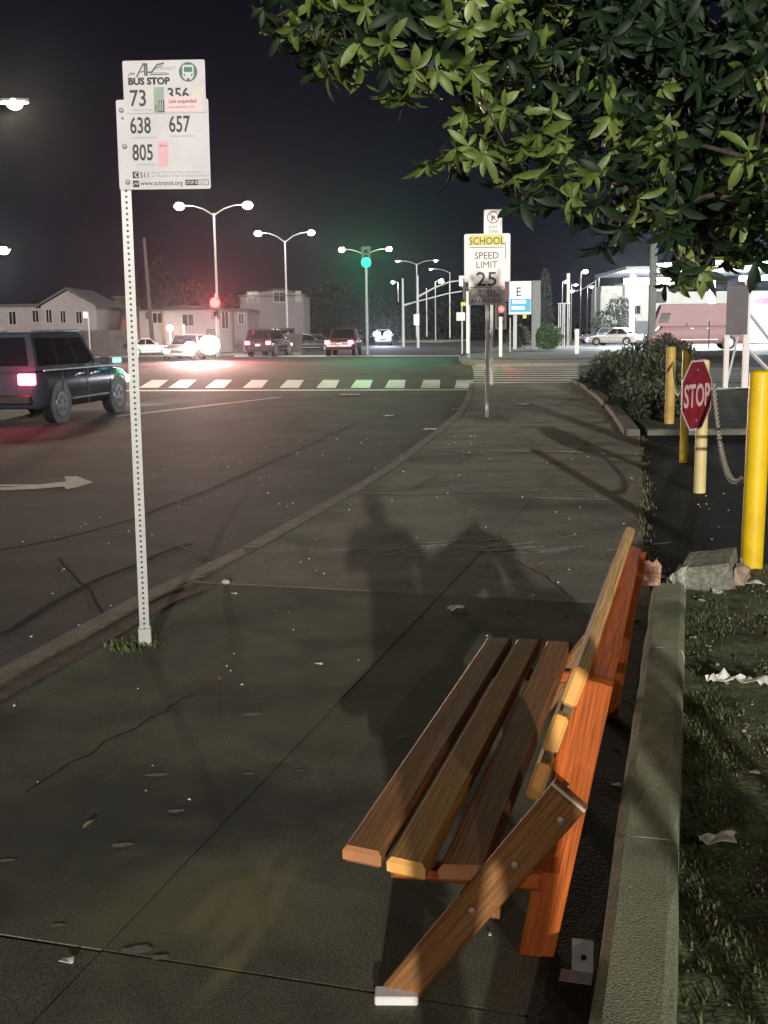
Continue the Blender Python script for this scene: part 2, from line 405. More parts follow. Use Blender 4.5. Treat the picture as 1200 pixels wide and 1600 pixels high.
edge = [G(1000, 682), G(1005, 760), G(1003, 835), Vector((1.5, 5.9, 0))]
for a, b in zip(edge, edge[1:]):
    for _ in range(70):
        p = a.lerp(b, random.random()); sp_.append((p.x+abs(random.gauss(0, .05))-.02, p.y, -.004))
tag(tufts('edge_weeds', sp_, .01, .04, M['strawg'], 5, .02, .003), 'dry weeds along the joint of sidewalk and black driveway', 'weeds')
sp_ = []
while len(sp_) < 2600:
    y = random.uniform(1.6, 6.5); x = wallx(y)+abs(random.gauss(0, .5)) if random.random() < .55 else wallx(y)+random.uniform(0, 3.2)
    d = noise.noise(Vector((x*1.7, y*1.7, 7)))
    if d > -.12: sp_.append((x+.01, y, soilz(x, y)-.003))
tag(tufts('grass', sp_[:1100], .005, .016, M['grass'], 6, .03, .003), 'patchy short grass growing on the soil bed by the kerb', 'grass')
tag(tufts('dry_grass', sp_[1700:], .005, .018, M['strawg'], 4, .05, .003), 'dead straw blades scattered over the soil bed', 'dry grass')
sp2 = []
for _ in range(260):
    y = random.uniform(1.6, 5.9); x = wallx(y)+.02+abs(random.gauss(0, .10)); 
    if noise.noise(Vector((x*3, y*3, 21))) > -.15: sp2.append((x, y, soilz(x, y)-.002))
tag(tufts('tall_grass', sp2, .010, .032, M['grass'], 7, .018, .0025), 'longer green grass growing against the low concrete kerb', 'grass')
c = G(205, 1010)
tag(tufts('weeds', [(c.x+random.gauss(0, .07), c.y+random.gauss(0, .045), 0) for _ in range(60)], .01, .045, M['grass'], 6, .02, .004), 'clump of low green weeds at the foot of the bus stop post', 'weeds')
# grit and gravel (soil bed + walk)
g_ = MB()
for _ in range(900):
    y = random.uniform(1.7, 6.6); x = wallx(y)+random.uniform(.0, 3.2); s_ = random.uniform(.004, .014)
    g_.box((x, y, soilz(x, y)+s_*.2), (s_, s_*random.uniform(.7, 1.4), s_*.7), Matrix.Rotation(0, 4, 'Z'))
tag(g_.build('gravel', mat('grit', (.25, .24, .2), .9, var=.4, scale=30, space='World'), kind='stuff'), 'small stones and crumbs on the soil bed', 'gravel')
g_ = MB()
for _ in range(260):
    y = random.uniform(1.9, 16); x = random.uniform(-3, 3.4); s_ = random.uniform(.003, .009)*(1+y*.05)
    g_.box((x, y, (ROADZ if x < -1.6+.2*y*.9-.6 and x < -1.9 else .002)+s_*.3), (s_, s_*random.uniform(.7, 1.8), s_*.5))
tag(g_.build('grit', mat('pale_grit', (.5, .5, .45), .9, var=.3, scale=30, space='World'), kind='stuff'), 'pale specks of grit scattered on the pavement', 'grit')

# chalky scratches and smears on the slabs
def smear(name, cx, cy, n, L, W, ang, m, wid=.006):
    t = MB()
    for _ in range(n):
        p = Vector((cx+random.gauss(0, L), cy+random.gauss(0, W), .0028+_*.00005)); a = ang+random.gauss(0, .12); l = random.uniform(.1, .45)*L*1.3
        seg = 5; pts = [p+Vector((math.cos(a+k*.07*random.choice((-1, 1)))*l*k/seg, math.sin(a+k*.05)*l*k/seg, 0)) for k in range(seg+1)]
        w = wid*random.uniform(.4, 1.3)
        for q, r in zip(pts, pts[1:]):
            d = (r-q).normalized(); nn = Vector((-d.y, d.x, 0))*w
            t.add([q-nn, r-nn, r+nn, q+nn], [(0, 1, 2, 3)])
    return t.build(name, m, kind='structure')
chalk = mat('chalk_scuff', (.42, .41, .38), .9, var=.4, scale=20, space='World')
c = G(735, 857); smear('chalk_scuff', c.x, c.y, 70, .42, .16, .05, chalk, .014)
spot = mat('pale_gum_spot', (.19, .185, .15), .9, var=.3, scale=40, space='World')
for px, py, s_ in ((245, 1212, .045), (275, 1268, .04), (188, 1322, .045), (388, 1210, .028), (8, 1346, .03), (630, 1152, .035), (545, 1135, .02), (395, 1117, .05), (213, 1485, .05), (250, 1497, .03), (90, 1447, .02), (470, 1205, .02)):
    p = G(px, py); t = MB(); pts = []
    for k in range(12):
        a = k*math.pi/6; rr = s_*random.uniform(.55, 1); pts.append((p.x+math.cos(a)*rr, p.y+math.sin(a)*rr*.45+math.cos(a)*rr*.12, .0030))
    t.add(pts, [tuple(range(12))]); t.build('pale_spot', spot, kind='structure')

# road markings
def mark(name, quad, m=None, z=ROADZ+.004):
    t = MB(); P = [G(*p, z) for p in quad]; t.add(P, [tuple(range(len(P)))]); return t.build(name, m or M['paint'], kind='structure')
cwr = None
cx_ = [238, 283, 340, 398, 455, 512, 565, 618, 673, 726]
for i, cxp in enumerate([-60, 0, 60, 118, 178]+cx_):
    w = 19 if cxp > 100 else 20; sk = (700-cxp)*.034
    yb = 606.5-(740-cxp)*.0015; q = [(cxp-w*.85-sk*.3, yb), (cxp+w*.75-sk*.3, yb), (cxp+w*.75+sk*.7, 593.5), (cxp-w*.62+sk*.7, 593.5)]
    mark('crosswalk_bar', q)
mark('limit_line', [(-200, 612.5), (736, 609.5), (736, 608), (-200, 610.6)])
mark('limit_line', [(-200, 556.5), (288, 557.2), (288, 555.4), (-200, 554.4)])
mark('limit_line', [(366, 557.4), (720, 556.6), (720, 555.2), (366, 555.6)])
mark('edge_line', [(180, 652), (440, 621), (440, 619.5), (180, 649.5)], mat('worn_paint', (.3, .29, .27), .7, var=.4, scale=4, fine=20, space='World'))
for i in range(9):
    y0 = 572.2+i*2.2+i*i*.105
    mark('crossing_stripe', [(738+min(i, 4), y0+1.5+i*.07), (906, y0+1.3+i*.07), (901, y0-.1), (738, y0)])
# worn turn arrow at left
mark('turn_arrow', [(-60, 757), (60, 757), (104, 752), (100, 744.5), (120, 744), (146, 753.5), (126, 760), (104, 764.5), (100, 760), (55, 764), (-60, 768), (-60, 764), (40, 759.5), (-60, 760)], mat('worn_paint2', (.38, .36, .35), .7, var=.35, scale=6, fine=20, space='World'))
# road seam, and the bus post's second shadow painted as a dark strip
tar_shadow = mat('dark_road_strip', (.040, .038, .037), .95, spec=.05, var=.3, scale=6, space='World')
for pts in ([(-20, 862), (70, 850), (200, 815), (330, 765), (470, 702), (560, 660)], [(88, 872), (130, 915), (166, 972)]):
    P = resample([G(*p, ROADZ)[:2] for p in pts], .3); P = [p+Vector((random.gauss(0, .012), random.gauss(0, .02))) for p in P]
    strip('dark_road_strip', P, .03 if len(pts) > 3 else .02, ROADZ+.003, tar_shadow)
for pts, w_ in (([(-30, 1010), (60, 960), (160, 905), (300, 850)], .05),):
    P = resample([G(*p, ROADZ)[:2] for p in pts], .4); P = [p+Vector((random.gauss(0, .02), random.gauss(0, .03))) for p in P]
    strip('dark_road_strip', P, w_, ROADZ+.0025, mat('tyre_mark', (.048, .046, .044), .95, var=.3, scale=3, space='World', spec=.05))
crk = mat('pale_crack_line', (.15, .145, .13), .9, spec=.1, var=.3, scale=6, space='World')
P = resample([G(*p, ROADZ)[:2] for p in ((155, 828), (215, 838), (268, 848), (300, 862), (328, 876))], .15); P = [p+Vector((random.gauss(0, .006), random.gauss(0, .012))) for p in P]
strip('pale_crack', P, .022, ROADZ+.003, crk)

# far corner island and kerbs on the right
def slabpoly(name, pts, z0, z1, m, kind='structure'):
    t = MB(); t.prism([tuple(p)[:2] for p in pts], z0, z1); return t.build(name, m, kind=kind)
isl = [G(716, 559), G(722, 565), G(745, 568.5), G(905, 567), G(1010, 562), G(1010, 546), G(905, 549), G(735, 552)]
slabpoly('corner_pavement', isl, -.2, .0, mat('corner_concrete', (.22, .21, .18), .85, var=.3, scale=.8, fine=20, space='World'))
strip('corner_dirt', [G(728, 560.5), G(760, 563), G(905, 562), G(1000, 557.5)], 2.6, .003, mat('corner_dirt', (.075, .062, .04), .95, var=.4, scale=.8, fine=10, space='World'), side=1)
med = [G(620, 530, 0), G(735, 527, 0), G(735, 531, 0), G(690, 533.5, 0), G(622, 533.5, 0)]
slabpoly('median', med, -.2, .02, mat('median_concrete', (.35, .34, .30), .85, var=.3, scale=.8, space='World'))
# hedge bed kerb
hk = [G(905, 597), G(925, 606), G(950, 625), G(975, 648), G(1000, 681)]
kerb('bed_kerb', hk, .22, -.1, .09, M['kerb'], 1.6, -1)
kerb('bed_kerb', [Vector((3.72, 15.45)), Vector((9, 15.0)), Vector((22, 14.1))], .2, -.1, .08, M['kerb'], 1.8, 1)
slabpoly('planting_bed', [(3.8, 15.6), (22, 14.2), (22, 24), (13, 34), (5.9, 31.2), (4.9, 24)], -.15, .05, mat('bed_soil', (.04, .05, .02), .95, var=.5, scale=1.5, fine=12, bump=1, space='World'))
slabpoly('access_road', [(7.6, 26.4), (26, 24), (60, 44), (60, 37.5), (11.5, 39)], .0, .06, mat('pale_path', (.16, .16, .15), .85, var=.2, scale=.8, space='World'))
strip('pale_kerb_line', [(7.2, 25.6), (12, 25.0), (20, 24)], .45, .075, M['wallkerb'], side=1)
for yy in (596, 577):
    p, q = G(1040, yy, .07), G(1330, yy+4, .07)
    strip('pale_kerb_line', [p, q], .25, .075, M['wallkerb'])

# ================================================================ BENCH (broken, near)
BO = Vector((-.105, 2.339, 0)); BA = R(16)
bench = thing('bench', BO, 'broken wooden bench with brown seat slats and orange posts beside the low concrete kerb', 'bench', -BA)
def plank(name, m, p0, p1, p2, p3, th, par=bench, bev=.009, label=None, endmat=None):
    """board from 4 corner points of its visible face (in bench space), extruded back by th; mesh local Y runs along it"""
    P = [Vector(p) for p in (p0, p1, p2, p3)]
    o = (P[0]+P[1]+P[2]+P[3])/4
    y = ((P[3]-P[0])+(P[2]-P[1])).normalized(); x = (P[1]-P[0]); x = (x-y*x.dot(y)).normalized(); n = x.cross(y)
    Mx = Matrix((x, y, n)).transposed(); Q = [Mx.transposed() @ (p-o) for p in P]
    b = bev; t = MB(); rings = []; ends = endmat
    def inset(Q, e):
        c = sum(Q, Vector())/4; out = []
        for q in Q:
            v = q.copy(); v.x -= math.copysign(e, q.x-c.x); v.y -= math.copysign(e, q.y-c.y); out.append(v)
        return out
    for dz, e in ((0, b), (-b, 0), (-(th-b), 0), (-th, b)):
        rings.append([Vector((q.x, q.y, q.z+dz)) for q in inset(Q, e)])
    t.loft(rings, smooth=False)
    ob = t.build(name, m, par, label=label)
    if ends:
        ob.data.materials.append(ends)
        for pf in ob.data.polygons:
            if abs(pf.normal.y) > .45: pf.material_index = 1
    ob.matrix_local = Matrix.Translation(o) @ Mx.to_4x4()
    return ob
z = .35
RAILQ0, RAILQ1, RAILQ2, RAILQ3 = (.490, .165, .738), (.582, .165, .714), (.558, 1.91, .682), (.492, 1.91, .708)
plank('seat_slat', M['wood'], (0, 0, z), (.094, -.01, z-.002), (.097, 1.77, z+.003), (0, 1.78, z), .04, endmat=M['end_shaded'])
plank('seat_slat', M['wood2'], (.112, -.03, z), (.204, -.045, z), (.207, 1.77, z+.004), (.114, 1.775, z+.002), .04, endmat=M['end_lit'])
plank('seat_slat', M['wood'], (.222, -.0, z-.02), (.326, .01, z-.016), (.322, 1.77, z+.004), (.226, 1.772, z+.002), .04, endmat=M['end_shaded'])
def endboard(name, m, c, th, h, lean, v0, v1, label=None):
    """slat of the back: cross-section centred at c=(u,z), leaning by lean, from v0 to v1"""
    t = MB(); t.box((0, 0, 0), (th, v1-v0, h), bev=.008)
    o = t.build(name, m, bench, label=label)
    o.data.materials.append(M['end_lit'])
    for pf in o.data.polygons:
        if abs(pf.normal.y) > .45: pf.material_index = 1
    o.location = (c[0], (v0+v1)/2, c[1]); o.rotation_euler = (0, lean, 0); return o
endboard('back_slat', M['tanw'], (.502, .718), .036, .094, R(19), .13, 1.93)
endboard('back_slat', M['wood2'], (.461, .608), .036, .092, R(18), .125, 1.92)
endboard('back_slat', M['wood2'], (.425, .494), .036, .092, R(17), .12, 1.91)
for cz in ((.487, .664), (.446, .552)):
    t = MB(); t.box((0, 0, 0), (.02, .05, .022)); o = t.build('spacer', mat('grey_wood_spacer', (.11, .085, .05), .8, var=.2), bench); o.location = (cz[0], .17, cz[1]); o.rotation_euler = (0, R(18), 0)
plank('rear_rail', M['red'], (.491, .203, .737), (.581, .203, .713), RAILQ2, RAILQ3, .036, bev=.003)
# near rear post, leaning
plank('rear_post', M['red'], (.366, .235, .0), (.450, .235, .0), RAILQ1, RAILQ0, .038, bev=.003)
plank('rear_post', M['red'], (.400, 1.93, .0), (.480, 1.93, .0), (.575, 1.90, .67), (.497, 1.90, .67), .038)
# front leg crossing to the back
plank('front_leg', M['legwood'], (.088, -.012, .014), (.172, -.012, .0), (.546, -.012, .500), (.478, -.012, .556), .038)
plank('front_leg', M['legwood'], (.09, 1.62, .0), (.17, 1.62, .0), (.53, 1.62, .50), (.46, 1.62, .54), .038)
# cross rail under the seat
plank('seat_rail', M['red'], (.10, .06, .27), (.10, .06, .31), (.44, .10, .30), (.44, .10, .26), .036)
plank('seat_support', M['wood'], (.30, .10, .16), (.34, .10, .16), (.345, .12, .325), (.305, .12, .325), .036)
plank('seat_rail', M['red'], (.06, 1.55, .27), (.06, 1.55, .31), (.44, 1.55, .31), (.44, 1.55, .27), .036)
# foot caps and metal strips
t = MB(); t.box((0, 0, 0), (.098, .045, .022), bev=.003); o = t.build('foot_cap', M['white'], bench); o.location = (.128, -.02, .012); o.rotation_euler = (0, 0, R(14))
t = MB(); t.box((0, 0, 0), (.088, .006, .006)); o = t.build('metal_strip', mat('pale_metal', (.62, .55, .42), .5, var=.2, scale=30), bench); o.location = (.508, -.020, .530); o.rotation_euler = (0, R(38), 0)
for u_, z_ in ((.491, .475), (.394, .362), (.30, .242)):
    t = MB(); t.ball((0, 0, 0), (.010, .006, .010), 10); o = t.build('bolt', mat('bolt_zinc', (.42, .32, .26), .5, metal=.3, var=0), bench); o.location = (u_, -.016, z_)
# splintered pale end at the far post
t = MB(); pts = []
for k in range(7): pts.append((k*.011, random.uniform(-.008, .008)))
t.add([(0, 0, 0), (.066, 0, .005), (.07, 0, .08), (.05, 0, .105), (.04, 0, .09), (.022, 0, .10), (.0, 0, .092), (0, .04, 0), (.066, .04, .005), (.07, .04, .07), (.05, .04, .10), (.04, .04, .08), (.022, .04, .09), (0, .04, .085)],
      [(0, 1, 2, 3, 4, 5, 6), (13, 12, 11, 10, 9, 8, 7)]+[(i, (i+1) % 7, 7+(i+1) % 7, 7+i) for i in range(7)])
o = t.build('splintered_end', mat('splintered_wood', (.62, .36, .26), .8, var=.5, scale=30, fine=3, bump=1), bench, label='pale splintered wood end'); o.location = (.560, 1.95, .535)
# metal anchor bracket on the ground behind
ab = thing('anchor_bracket', G(900, 1530), 'small pale metal floor bracket between the bench and the concrete kerb', 'bracket', -BA)
t = MB(); t.box((0, 0, .004), (.075, .05, .007), bev=.001); t.build('base_plate', M['galv'], ab)
t = MB(); t.box((.012, .026, .045), (.05, .006, .085), bev=.001); t.build('upright_plate', M['galv'], ab)
t = MB(); t.disc((.015, .021, .045), .007, (0, -1, 0), .003, 10); t.build('bolt_hole', M['black'], ab)

# ================================================================ BUS STOP POST AND SIGN
PB = G(227, 1008)
bus = thing('bus_stop_sign', PB, 'white bus stop sign with route numbers on a tall perforated steel post', 'bus stop sign')
bus.rotation_euler = (0, .0087, 0)
post = MB(); W_ = .046; pitch = .0254; hr = .0062; Hh = 2.52; nn = int(Hh/pitch)
def holed(mb, T):
    for i in range(nn):
        z0 = i*pitch; zc = z0+pitch/2; h = W_/2
        outer = [(-h, z0), (0, z0), (h, z0), (h, zc), (h, z0+pitch), (0, z0+pitch), (-h, z0+pitch), (-h, zc)]
        inner = [(hr*math.cos(R(225+45*k)), zc+hr*math.sin(R(225+45*k))) for k in range(8)]
        vs = [(x, -h, y) for x, y in outer]+[(x, -h, y) for x, y in inner]+[(x, -h+.006, y) for x, y in inner]
        fs = [(k, (k+1) % 8, 8+(k+1) % 8, 8+k) for k in range(8)]+[(8+k, 8+(k+1) % 8, 16+(k+1) % 8, 16+k) for k in range(8)]
        mb.add(vs, fs, T)
for q in range(4): holed(post, Matrix.Rotation(q*math.pi/2, 4, 'Z'))
me = bpy.data.meshes.new('post'); me.from_pydata([tuple(v) for v in post.v], [], post.f); me.materials.append(M['galv'])
PY = R(12)
po = link('post', me, bus); po.rotation_euler = (0, 0, PY)
t = MB(); t.box((0, 0, Hh/2), (W_-.013, W_-.013, Hh-.01)); o = t.build('post_core', M['dark'], bus); o.rotation_euler = (0, 0, PY)
t = MB(); t.box((0, 0, .045), (W_+.016, W_+.016, .09), bev=.003); o = t.build('anchor_sleeve', M['galv'], bus); o.rotation_euler = (0, 0, PY)
# sign panel space: measured on an enlargement; 1 unit = one pixel of that enlargement
U = .000458
SY = R(-3)
panel_top = 2.706
sroot = Matrix.Rotation(SY, 4, 'Z')
def sgn(x, y): return ((x-167)*U, 0, panel_top-(y-130)*U)   # post centred near x=235
def rrect(x0, y0, x1, y1, r, seg=5):
    out = []
    for (cx, cy, a0) in ((x1-r, y1-r, 0), (x0+r, y1-r, 90), (x0+r, y0+r, 180), (x1-r, y0+r, 270)):
        for k in range(seg+1): a = R(a0+90*k/seg); out.append((cx+r*math.cos(a), cy+r*math.sin(a)))
    return out
def plate(name, x0, y0, x1, y1, r, ydepth, th, m, parent, label=None):
    """zoom-pixel rectangle -> rounded plate; front face at -ydepth"""
    A = sgn(x0, y0); B = sgn(x1, y1); pl = rrect(A[0], B[2], B[0], A[2], r)
    t = MB(); t.prism(pl, -th, 0); t.v = [Vector((v.x, -ydepth-v.z, v.y)) for v in t.v]
    return t.build(name, m, parent, label=label)
def textmesh(body, size, m, parent, x, z, y, bold=0, sx=1, name='lettering', align='LEFT', shear=0, rot=None):
    cu = bpy.data.curves.new('lettering', 'FONT'); cu.body = body; cu.size = size; cu.offset = bold; cu.align_x = align; cu.align_y = 'BOTTOM_BASELINE' if hasattr(cu, 'align_y') else 'TOP'
    cu.shear = shear; cu.resolution_u = 3; cu.extrude = .0
    tmp = bpy.data.objects.new('tmp', cu); COL.objects.link(tmp); dg = bpy.context.evaluated_depsgraph_get(); dg.update()
    me = bpy.data.meshes.new_from_object(tmp.evaluated_get(dg)); bpy.data.objects.remove(tmp, do_unlink=True)
    for v in me.vertices: v.co = Vector((v.co.x*sx, 0, v.co.y))
    me.materials.clear(); me.materials.append(m); me.name = name
    o = link(name, me, parent); o.location = (x, y, z)
    if rot: o.rotation_euler = rot
    return o
pan = plate('sign_panel', 120, 490, 1035, 1342, .010, .030, .003, M['signw'], bus)
pan.rotation_euler = (0, 0, SY)
hdr = plate('header_panel', 203, 130, 1014, 622, .008, .034, .003, M['signw'], bus); hdr.rotation_euler = (0, 0, SY)
def T(body, x, y, size, m=M['black'], bold=0, sx=1, par=hdr, depth=.0346, **k):
    p = sgn(x, y); return textmesh(body, size*U, m, par, p[0], p[2], -depth, bold*.9, sx, **k)
def PL(name, x0, y0, x1, y1, m, par=hdr, depth=.0343, r=.0015, th=.0004): return plate(name, x0, y0, x1, y1, r, depth, th, m, par)
# top logo: stylised letters with speed lines, drawn as strokes
def stroke(pts, w, m=M['grey'], par=hdr, depth=.0350, name='logo_stroke'):
    P = [Vector((sgn(*p)[0], sgn(*p)[2])) for p in pts]; t = MB()
    for a, b in zip(P, P[1:]):
        d = (b-a).normalized(); n_ = Vector((-d.y, d.x))*w*U/2; d = d*w*U*.2
        t.add([(q.x, -depth, q.y) for q in (a-n_-d, b-n_+d, b+n_+d, a+n_-d)], [(0, 1, 2, 3)])
    return t.build(name, m, par)
lg = mat('logo_green_grey', (.055, .085, .06), .5, var=0)
stroke([(338, 283), (405, 168)], 13, lg); stroke([(405, 165), (440, 165), (440, 270)], 20, lg); stroke([(420, 172), (420, 268)], 14, lg)
stroke([(258, 272), (280, 246), (325, 246)], 7, lg); stroke([(285, 258), (315, 258)], 6, lg); stroke([(372, 238), (410, 232)], 9, lg)
stroke([(455, 240), (490, 240), (545, 172), (612, 158)], 15, lg); stroke([(500, 225), (560, 190), (600, 178)], 7, lg)
stroke([(470, 262), (660, 260)], 10, M['green']); stroke([(500, 248), (640, 246)], 4, lg)
T('TRANSIT', 540, 222, 46, M['grey'], shear=.3)
T('BUS STOP', 252, 352, 88, bold=.0024, sx=1.06)
# bus roundel
cxr, czr = sgn(848, 243)[0], sgn(848, 243)[2]; rr = 91*U
t = MB(); t.add([(cxr+rr*math.cos(k*math.pi/16), -.0350, czr+rr*math.sin(k*math.pi/16)) for k in range(32)], [tuple(range(32))]); t.build('bus_roundel', M['green'], hdr)
PL('roundel_bus', 792, 178, 902, 300, M['signw'], depth=.0352, r=.008, th=.0001)
PL('roundel_window', 808, 198, 888, 244, M['green'], depth=.0356, r=.002, th=.0001)
for xx in (812, 884):
    p = sgn(xx, 272); t = MB(); t.add([(p[0]+.0045*math.cos(k*math.pi/6), -.0356, p[2]+.0045*math.sin(k*math.pi/6)) for k in range(12)], [tuple(range(12))]); t.build('roundel_lamp', M['green'], hdr)
PL('roundel_wheel', 812, 300, 834, 316, M['signw'], depth=.0352, r=.001, th=.0001); PL('roundel_wheel', 862, 300, 884, 316, M['signw'], depth=.0352, r=.001, th=.0001)
# route plates
PL('route_plate', 222, 375, 500, 618, M['signw'])
T('73', 258, 552, 215, bold=.0014, sx=.82)
T('to Eastmont Transit', 275, 598, 26, M['grey'])
PL('sage_sticker', 500, 380, 603, 618, M['sage'], depth=.0345)
PL('black_sticker', 538, 505, 602, 614, M['black'], depth=.0350)
for k, w_ in enumerate((44, 36, 48)):
    PL('sticker_line', 546+k*18, 512, 554+k*18, 606, M['signw'], depth=.0353, r=.0003, th=.0001)
T('TEMP', 530, 612, 30, M['black'], rot=(0, R(-90), 0), depth=.0350)
PL('route_plate', 620, 380, 1000, 500, M['signw'])
T('356', 632, 500, 160, bold=.0016, sx=.92)
PL('suspended_sticker', 620, 468, 972, 608, M['palepink'], depth=.0352)
T('Line suspended', 648, 530, 52, M['maroon'], bold=.0004, depth=.0358, sx=.85)
T('Linea suspendida / XX', 636, 576, 30, M['maroon'], depth=.0358, sx=.95)
PL('tape_strip', 880, 384, 992, 480, mat('tape', (.62, .60, .50), .25, var=.1, scale=30), depth=.0349)
PN = dict(par=pan, depth=.0306)
T('638', 248, 806, 215, bold=.0017, sx=.66, **PN); T('657', 636, 798, 215, bold=.0017, sx=.66, **PN); T('805', 262, 1062, 215, bold=.0017, sx=.66, **PN)
T('Limited weekday hours', 262, 856, 26, M['grey'], **PN); T('Limited weekday hours', 650, 846, 26, M['grey'], **PN); T('to Oakland Airport', 298, 1112, 26, M['grey'], **PN)
PL('pink_sticker', 520, 888, 622, 1130, M['pink'], par=pan, depth=.0304)
T('24 hr', 536, 940, 36, M['maroon'], **PN)
PL('phone_icon', 258, 1170, 318, 1234, M['black'], par=pan, depth=.0304)
stroke([(303, 1182), (285, 1188), (280, 1202), (285, 1216), (303, 1222)], 11, M['signw'], par=pan, depth=.0308, name='phone_handset')
T('511', 330, 1230, 74, bold=.0004, sx=.9, **PN)
T('and say "AC Transit" for transit info or', 448, 1190, 32, M['grey'], shear=.2, sx=.98, **PN)
T('say "Departure Times" for live bus predictions', 448, 1224, 32, M['grey'], shear=.2, sx=.96, **PN)
PL('web_icon', 258, 1256, 320, 1320, M['black'], par=pan, depth=.0304)
stroke([(266, 1300), (284, 1276), (300, 1296), (312, 1268)], 6, M['signw'], par=pan, depth=.0308, name='web_mark')
T('www.actransit.org', 334, 1304, 66, bold=.0003, sx=.86, **PN)
PL('stop_id_box', 782, 1254, 1014, 1308, M['black'], par=pan, depth=.0304)
T('STOP ID', 790, 1295, 42, M['signw'], bold=.0003, depth=.0308, par=pan, sx=.78)
PL('stop_id_window', 912, 1260, 1008, 1302, M['signw'], par=pan, depth=.0307, th=.0001, r=.0006)
T('55527', 918, 1294, 38, M['black'], depth=.0310, par=pan, sx=.75)
for (bx, by) in ((172, 588), (190, 930), (206, 1270), (180, 662)):
    p = sgn(bx, by); t = MB(); t.ball(p[:1]+(-.033,)+p[2:], (.0115 if by != 662 else .006, .007, .0115 if by != 662 else .006), 12); t.build('bolt', M['galv'], pan)

# ================================================================ SPEED LIMIT SIGN
def post_box(mb, h, w, d=None): mb.box((0, 0, h/2), (w, d or w, h), bev=.003); return mb
SP = G(761, 652)
spd = thing('speed_limit_sign', SP, 'white and yellow school speed limit 25 sign on a slim white post', 'road sign', R(-3))
t = MB(); post_box(t, 2.95, .055, .04); t.build('post', M['white'], spd)
kk = 19.06/F
def frontplate(name, cx, cz, w, h, y, th, m, par, r=.02, label=None):
    t = MB(); t.prism(rrect(cx-w/2, cz-h/2, cx+w/2, cz+h/2, r), -th, 0); t.v = [Vector((v.x, y-v.z-th, v.y)) for v in t.v]
    return t.build(name, m, par, label=label)
def zz(py, d=19.06): return EYE+(514.5-py)/F*d*1.013
zt, zb = zz(373), zz(478)
sw = .61
frontplate('sign_panel', -.01, (zt+zb)/2, sw, zt-zb, -.036, .003, M['signp'], spd)
frontplate('sign_border', -.01, (zt+zb)/2, sw-.02, zt-zb-.02, -.0365, .0012, M['black'], spd)
frontplate('sign_face', -.01, (zt+zb)/2, sw-.04, zt-zb-.04, -.0385, .0012, M['signp'], spd)
frontplate('school_face', -.01, zz(382.5), sw-.04, .175, -.0400, .001, M['schooly'], spd, .01)
frontplate('divider_line', -.01, zz(393), sw-.04, .012, -.0405, .001, M['black'], spd, .001)
frontplate('divider_line', -.01, zz(451.5), sw-.04, .010, -.0405, .001, M['black'], spd, .001)
def ST(b, py, size, bold=0, sx=1, m=M['black']): textmesh(b, size, m, spd, -.01, zz(py), -.0425, bold, sx, align='CENTER')
ST('SCHOOL', 388.5, .17, .001, .88); ST('SPEED', 409.5, .155, .001, .98); ST('LIMIT', 423, .155, .0, 1.0); ST('25', 449.5, .33, .004, 1.12)
dk = mat('worn_print', (.09, .07, .07), .5, var=0)
ST('WHEN', 460.5, .095, .001, 1, dk); ST('CHILDREN', 466.8, .095, .001, 1, dk); ST('ARE PRESENT', 474.5, .095, .001, .92, dk)
# no parking plate above
frontplate('no_parking_panel', .095, (zz(338)+zz(374))/2, .305, zz(338)-zz(374), -.046, .003, M['signp'], spd, .02, label='no parking plate at the top')
def NP(b, py, size, bold=0, sx=1): textmesh(b, size, mat('brown_print', (.10, .045, .04), .5, var=0), spd, .095, zz(py), -.0505, bold, sx, align='CENTER')
NP('P', 355.5, .135, .004); NP('ANY', 365.5, .075); NP('TIME', 372.5, .075)
t = MB(); cz = zz(349.5)
for k in range(24):
    a, b = k*math.pi/12, (k+1)*math.pi/12
    t.add([(.095+rad*math.cos(q), -.0505, cz+rad*math.sin(q)) for rad, q in ((.085, a), (.085, b), (.101, b), (.101, a))], [(0, 1, 2, 3)])
d_ = Vector((math.cos(R(135)), math.sin(R(135)))); n_ = Vector((-d_.y, d_.x))*.006
t.add([(.095+q.x, -.0506, cz+q.y) for q in (d_*.09-n_, -d_*.09-n_, -d_*.09+n_, d_*.09+n_)], [(0, 1, 2, 3)])
t.build('prohibition_ring', MC['brown_print'], spd)
# wide sign behind
BP = G(768, 601)
bs = thing('wide_road_sign', BP, 'wide white bordered sign on a grey post, half hidden by the school speed sign', 'road sign', R(-3))
t = MB(); post_box(t, 3.6, .085, .07); t.build('post', M['galvd'], bs)
D2 = BP.y; sc2 = D2/F
def zz2(py): return EYE+(514-py)/F*D2*1.01
w2 = 70*sc2; cx2 = (761-768)*sc2; h2 = zz2(372)-zz2(443); c2z = (zz2(372)+zz2(443))/2
frontplate('sign_panel', cx2, c2z, w2, h2, -.06, .004, M['white'], bs, .05)
frontplate('sign_border', cx2, c2z, w2-.06, h2-.06, -.061, .0015, M['black'], bs, .04)
frontplate('sign_face', cx2, c2z, w2-.11, h2-.11, -.063, .0015, M['signp'], bs, .03)
frontplate('print_bar', cx2-.47, c2z+.0, .05, h2*.55, -.065, .001, M['grey'], bs, .002)
frontplate('print_bar', cx2+.47, c2z+.18, .06, h2*.35, -.065, .001, M['grey'], bs, .002)
frontplate('lower_plate', (781-768)*sc2, zz2(458), 24*sc2, zz2(444)-zz2(473), -.055, .004, mat('brown_plate', (.12, .05, .035), .6, var=.2), bs, .02)

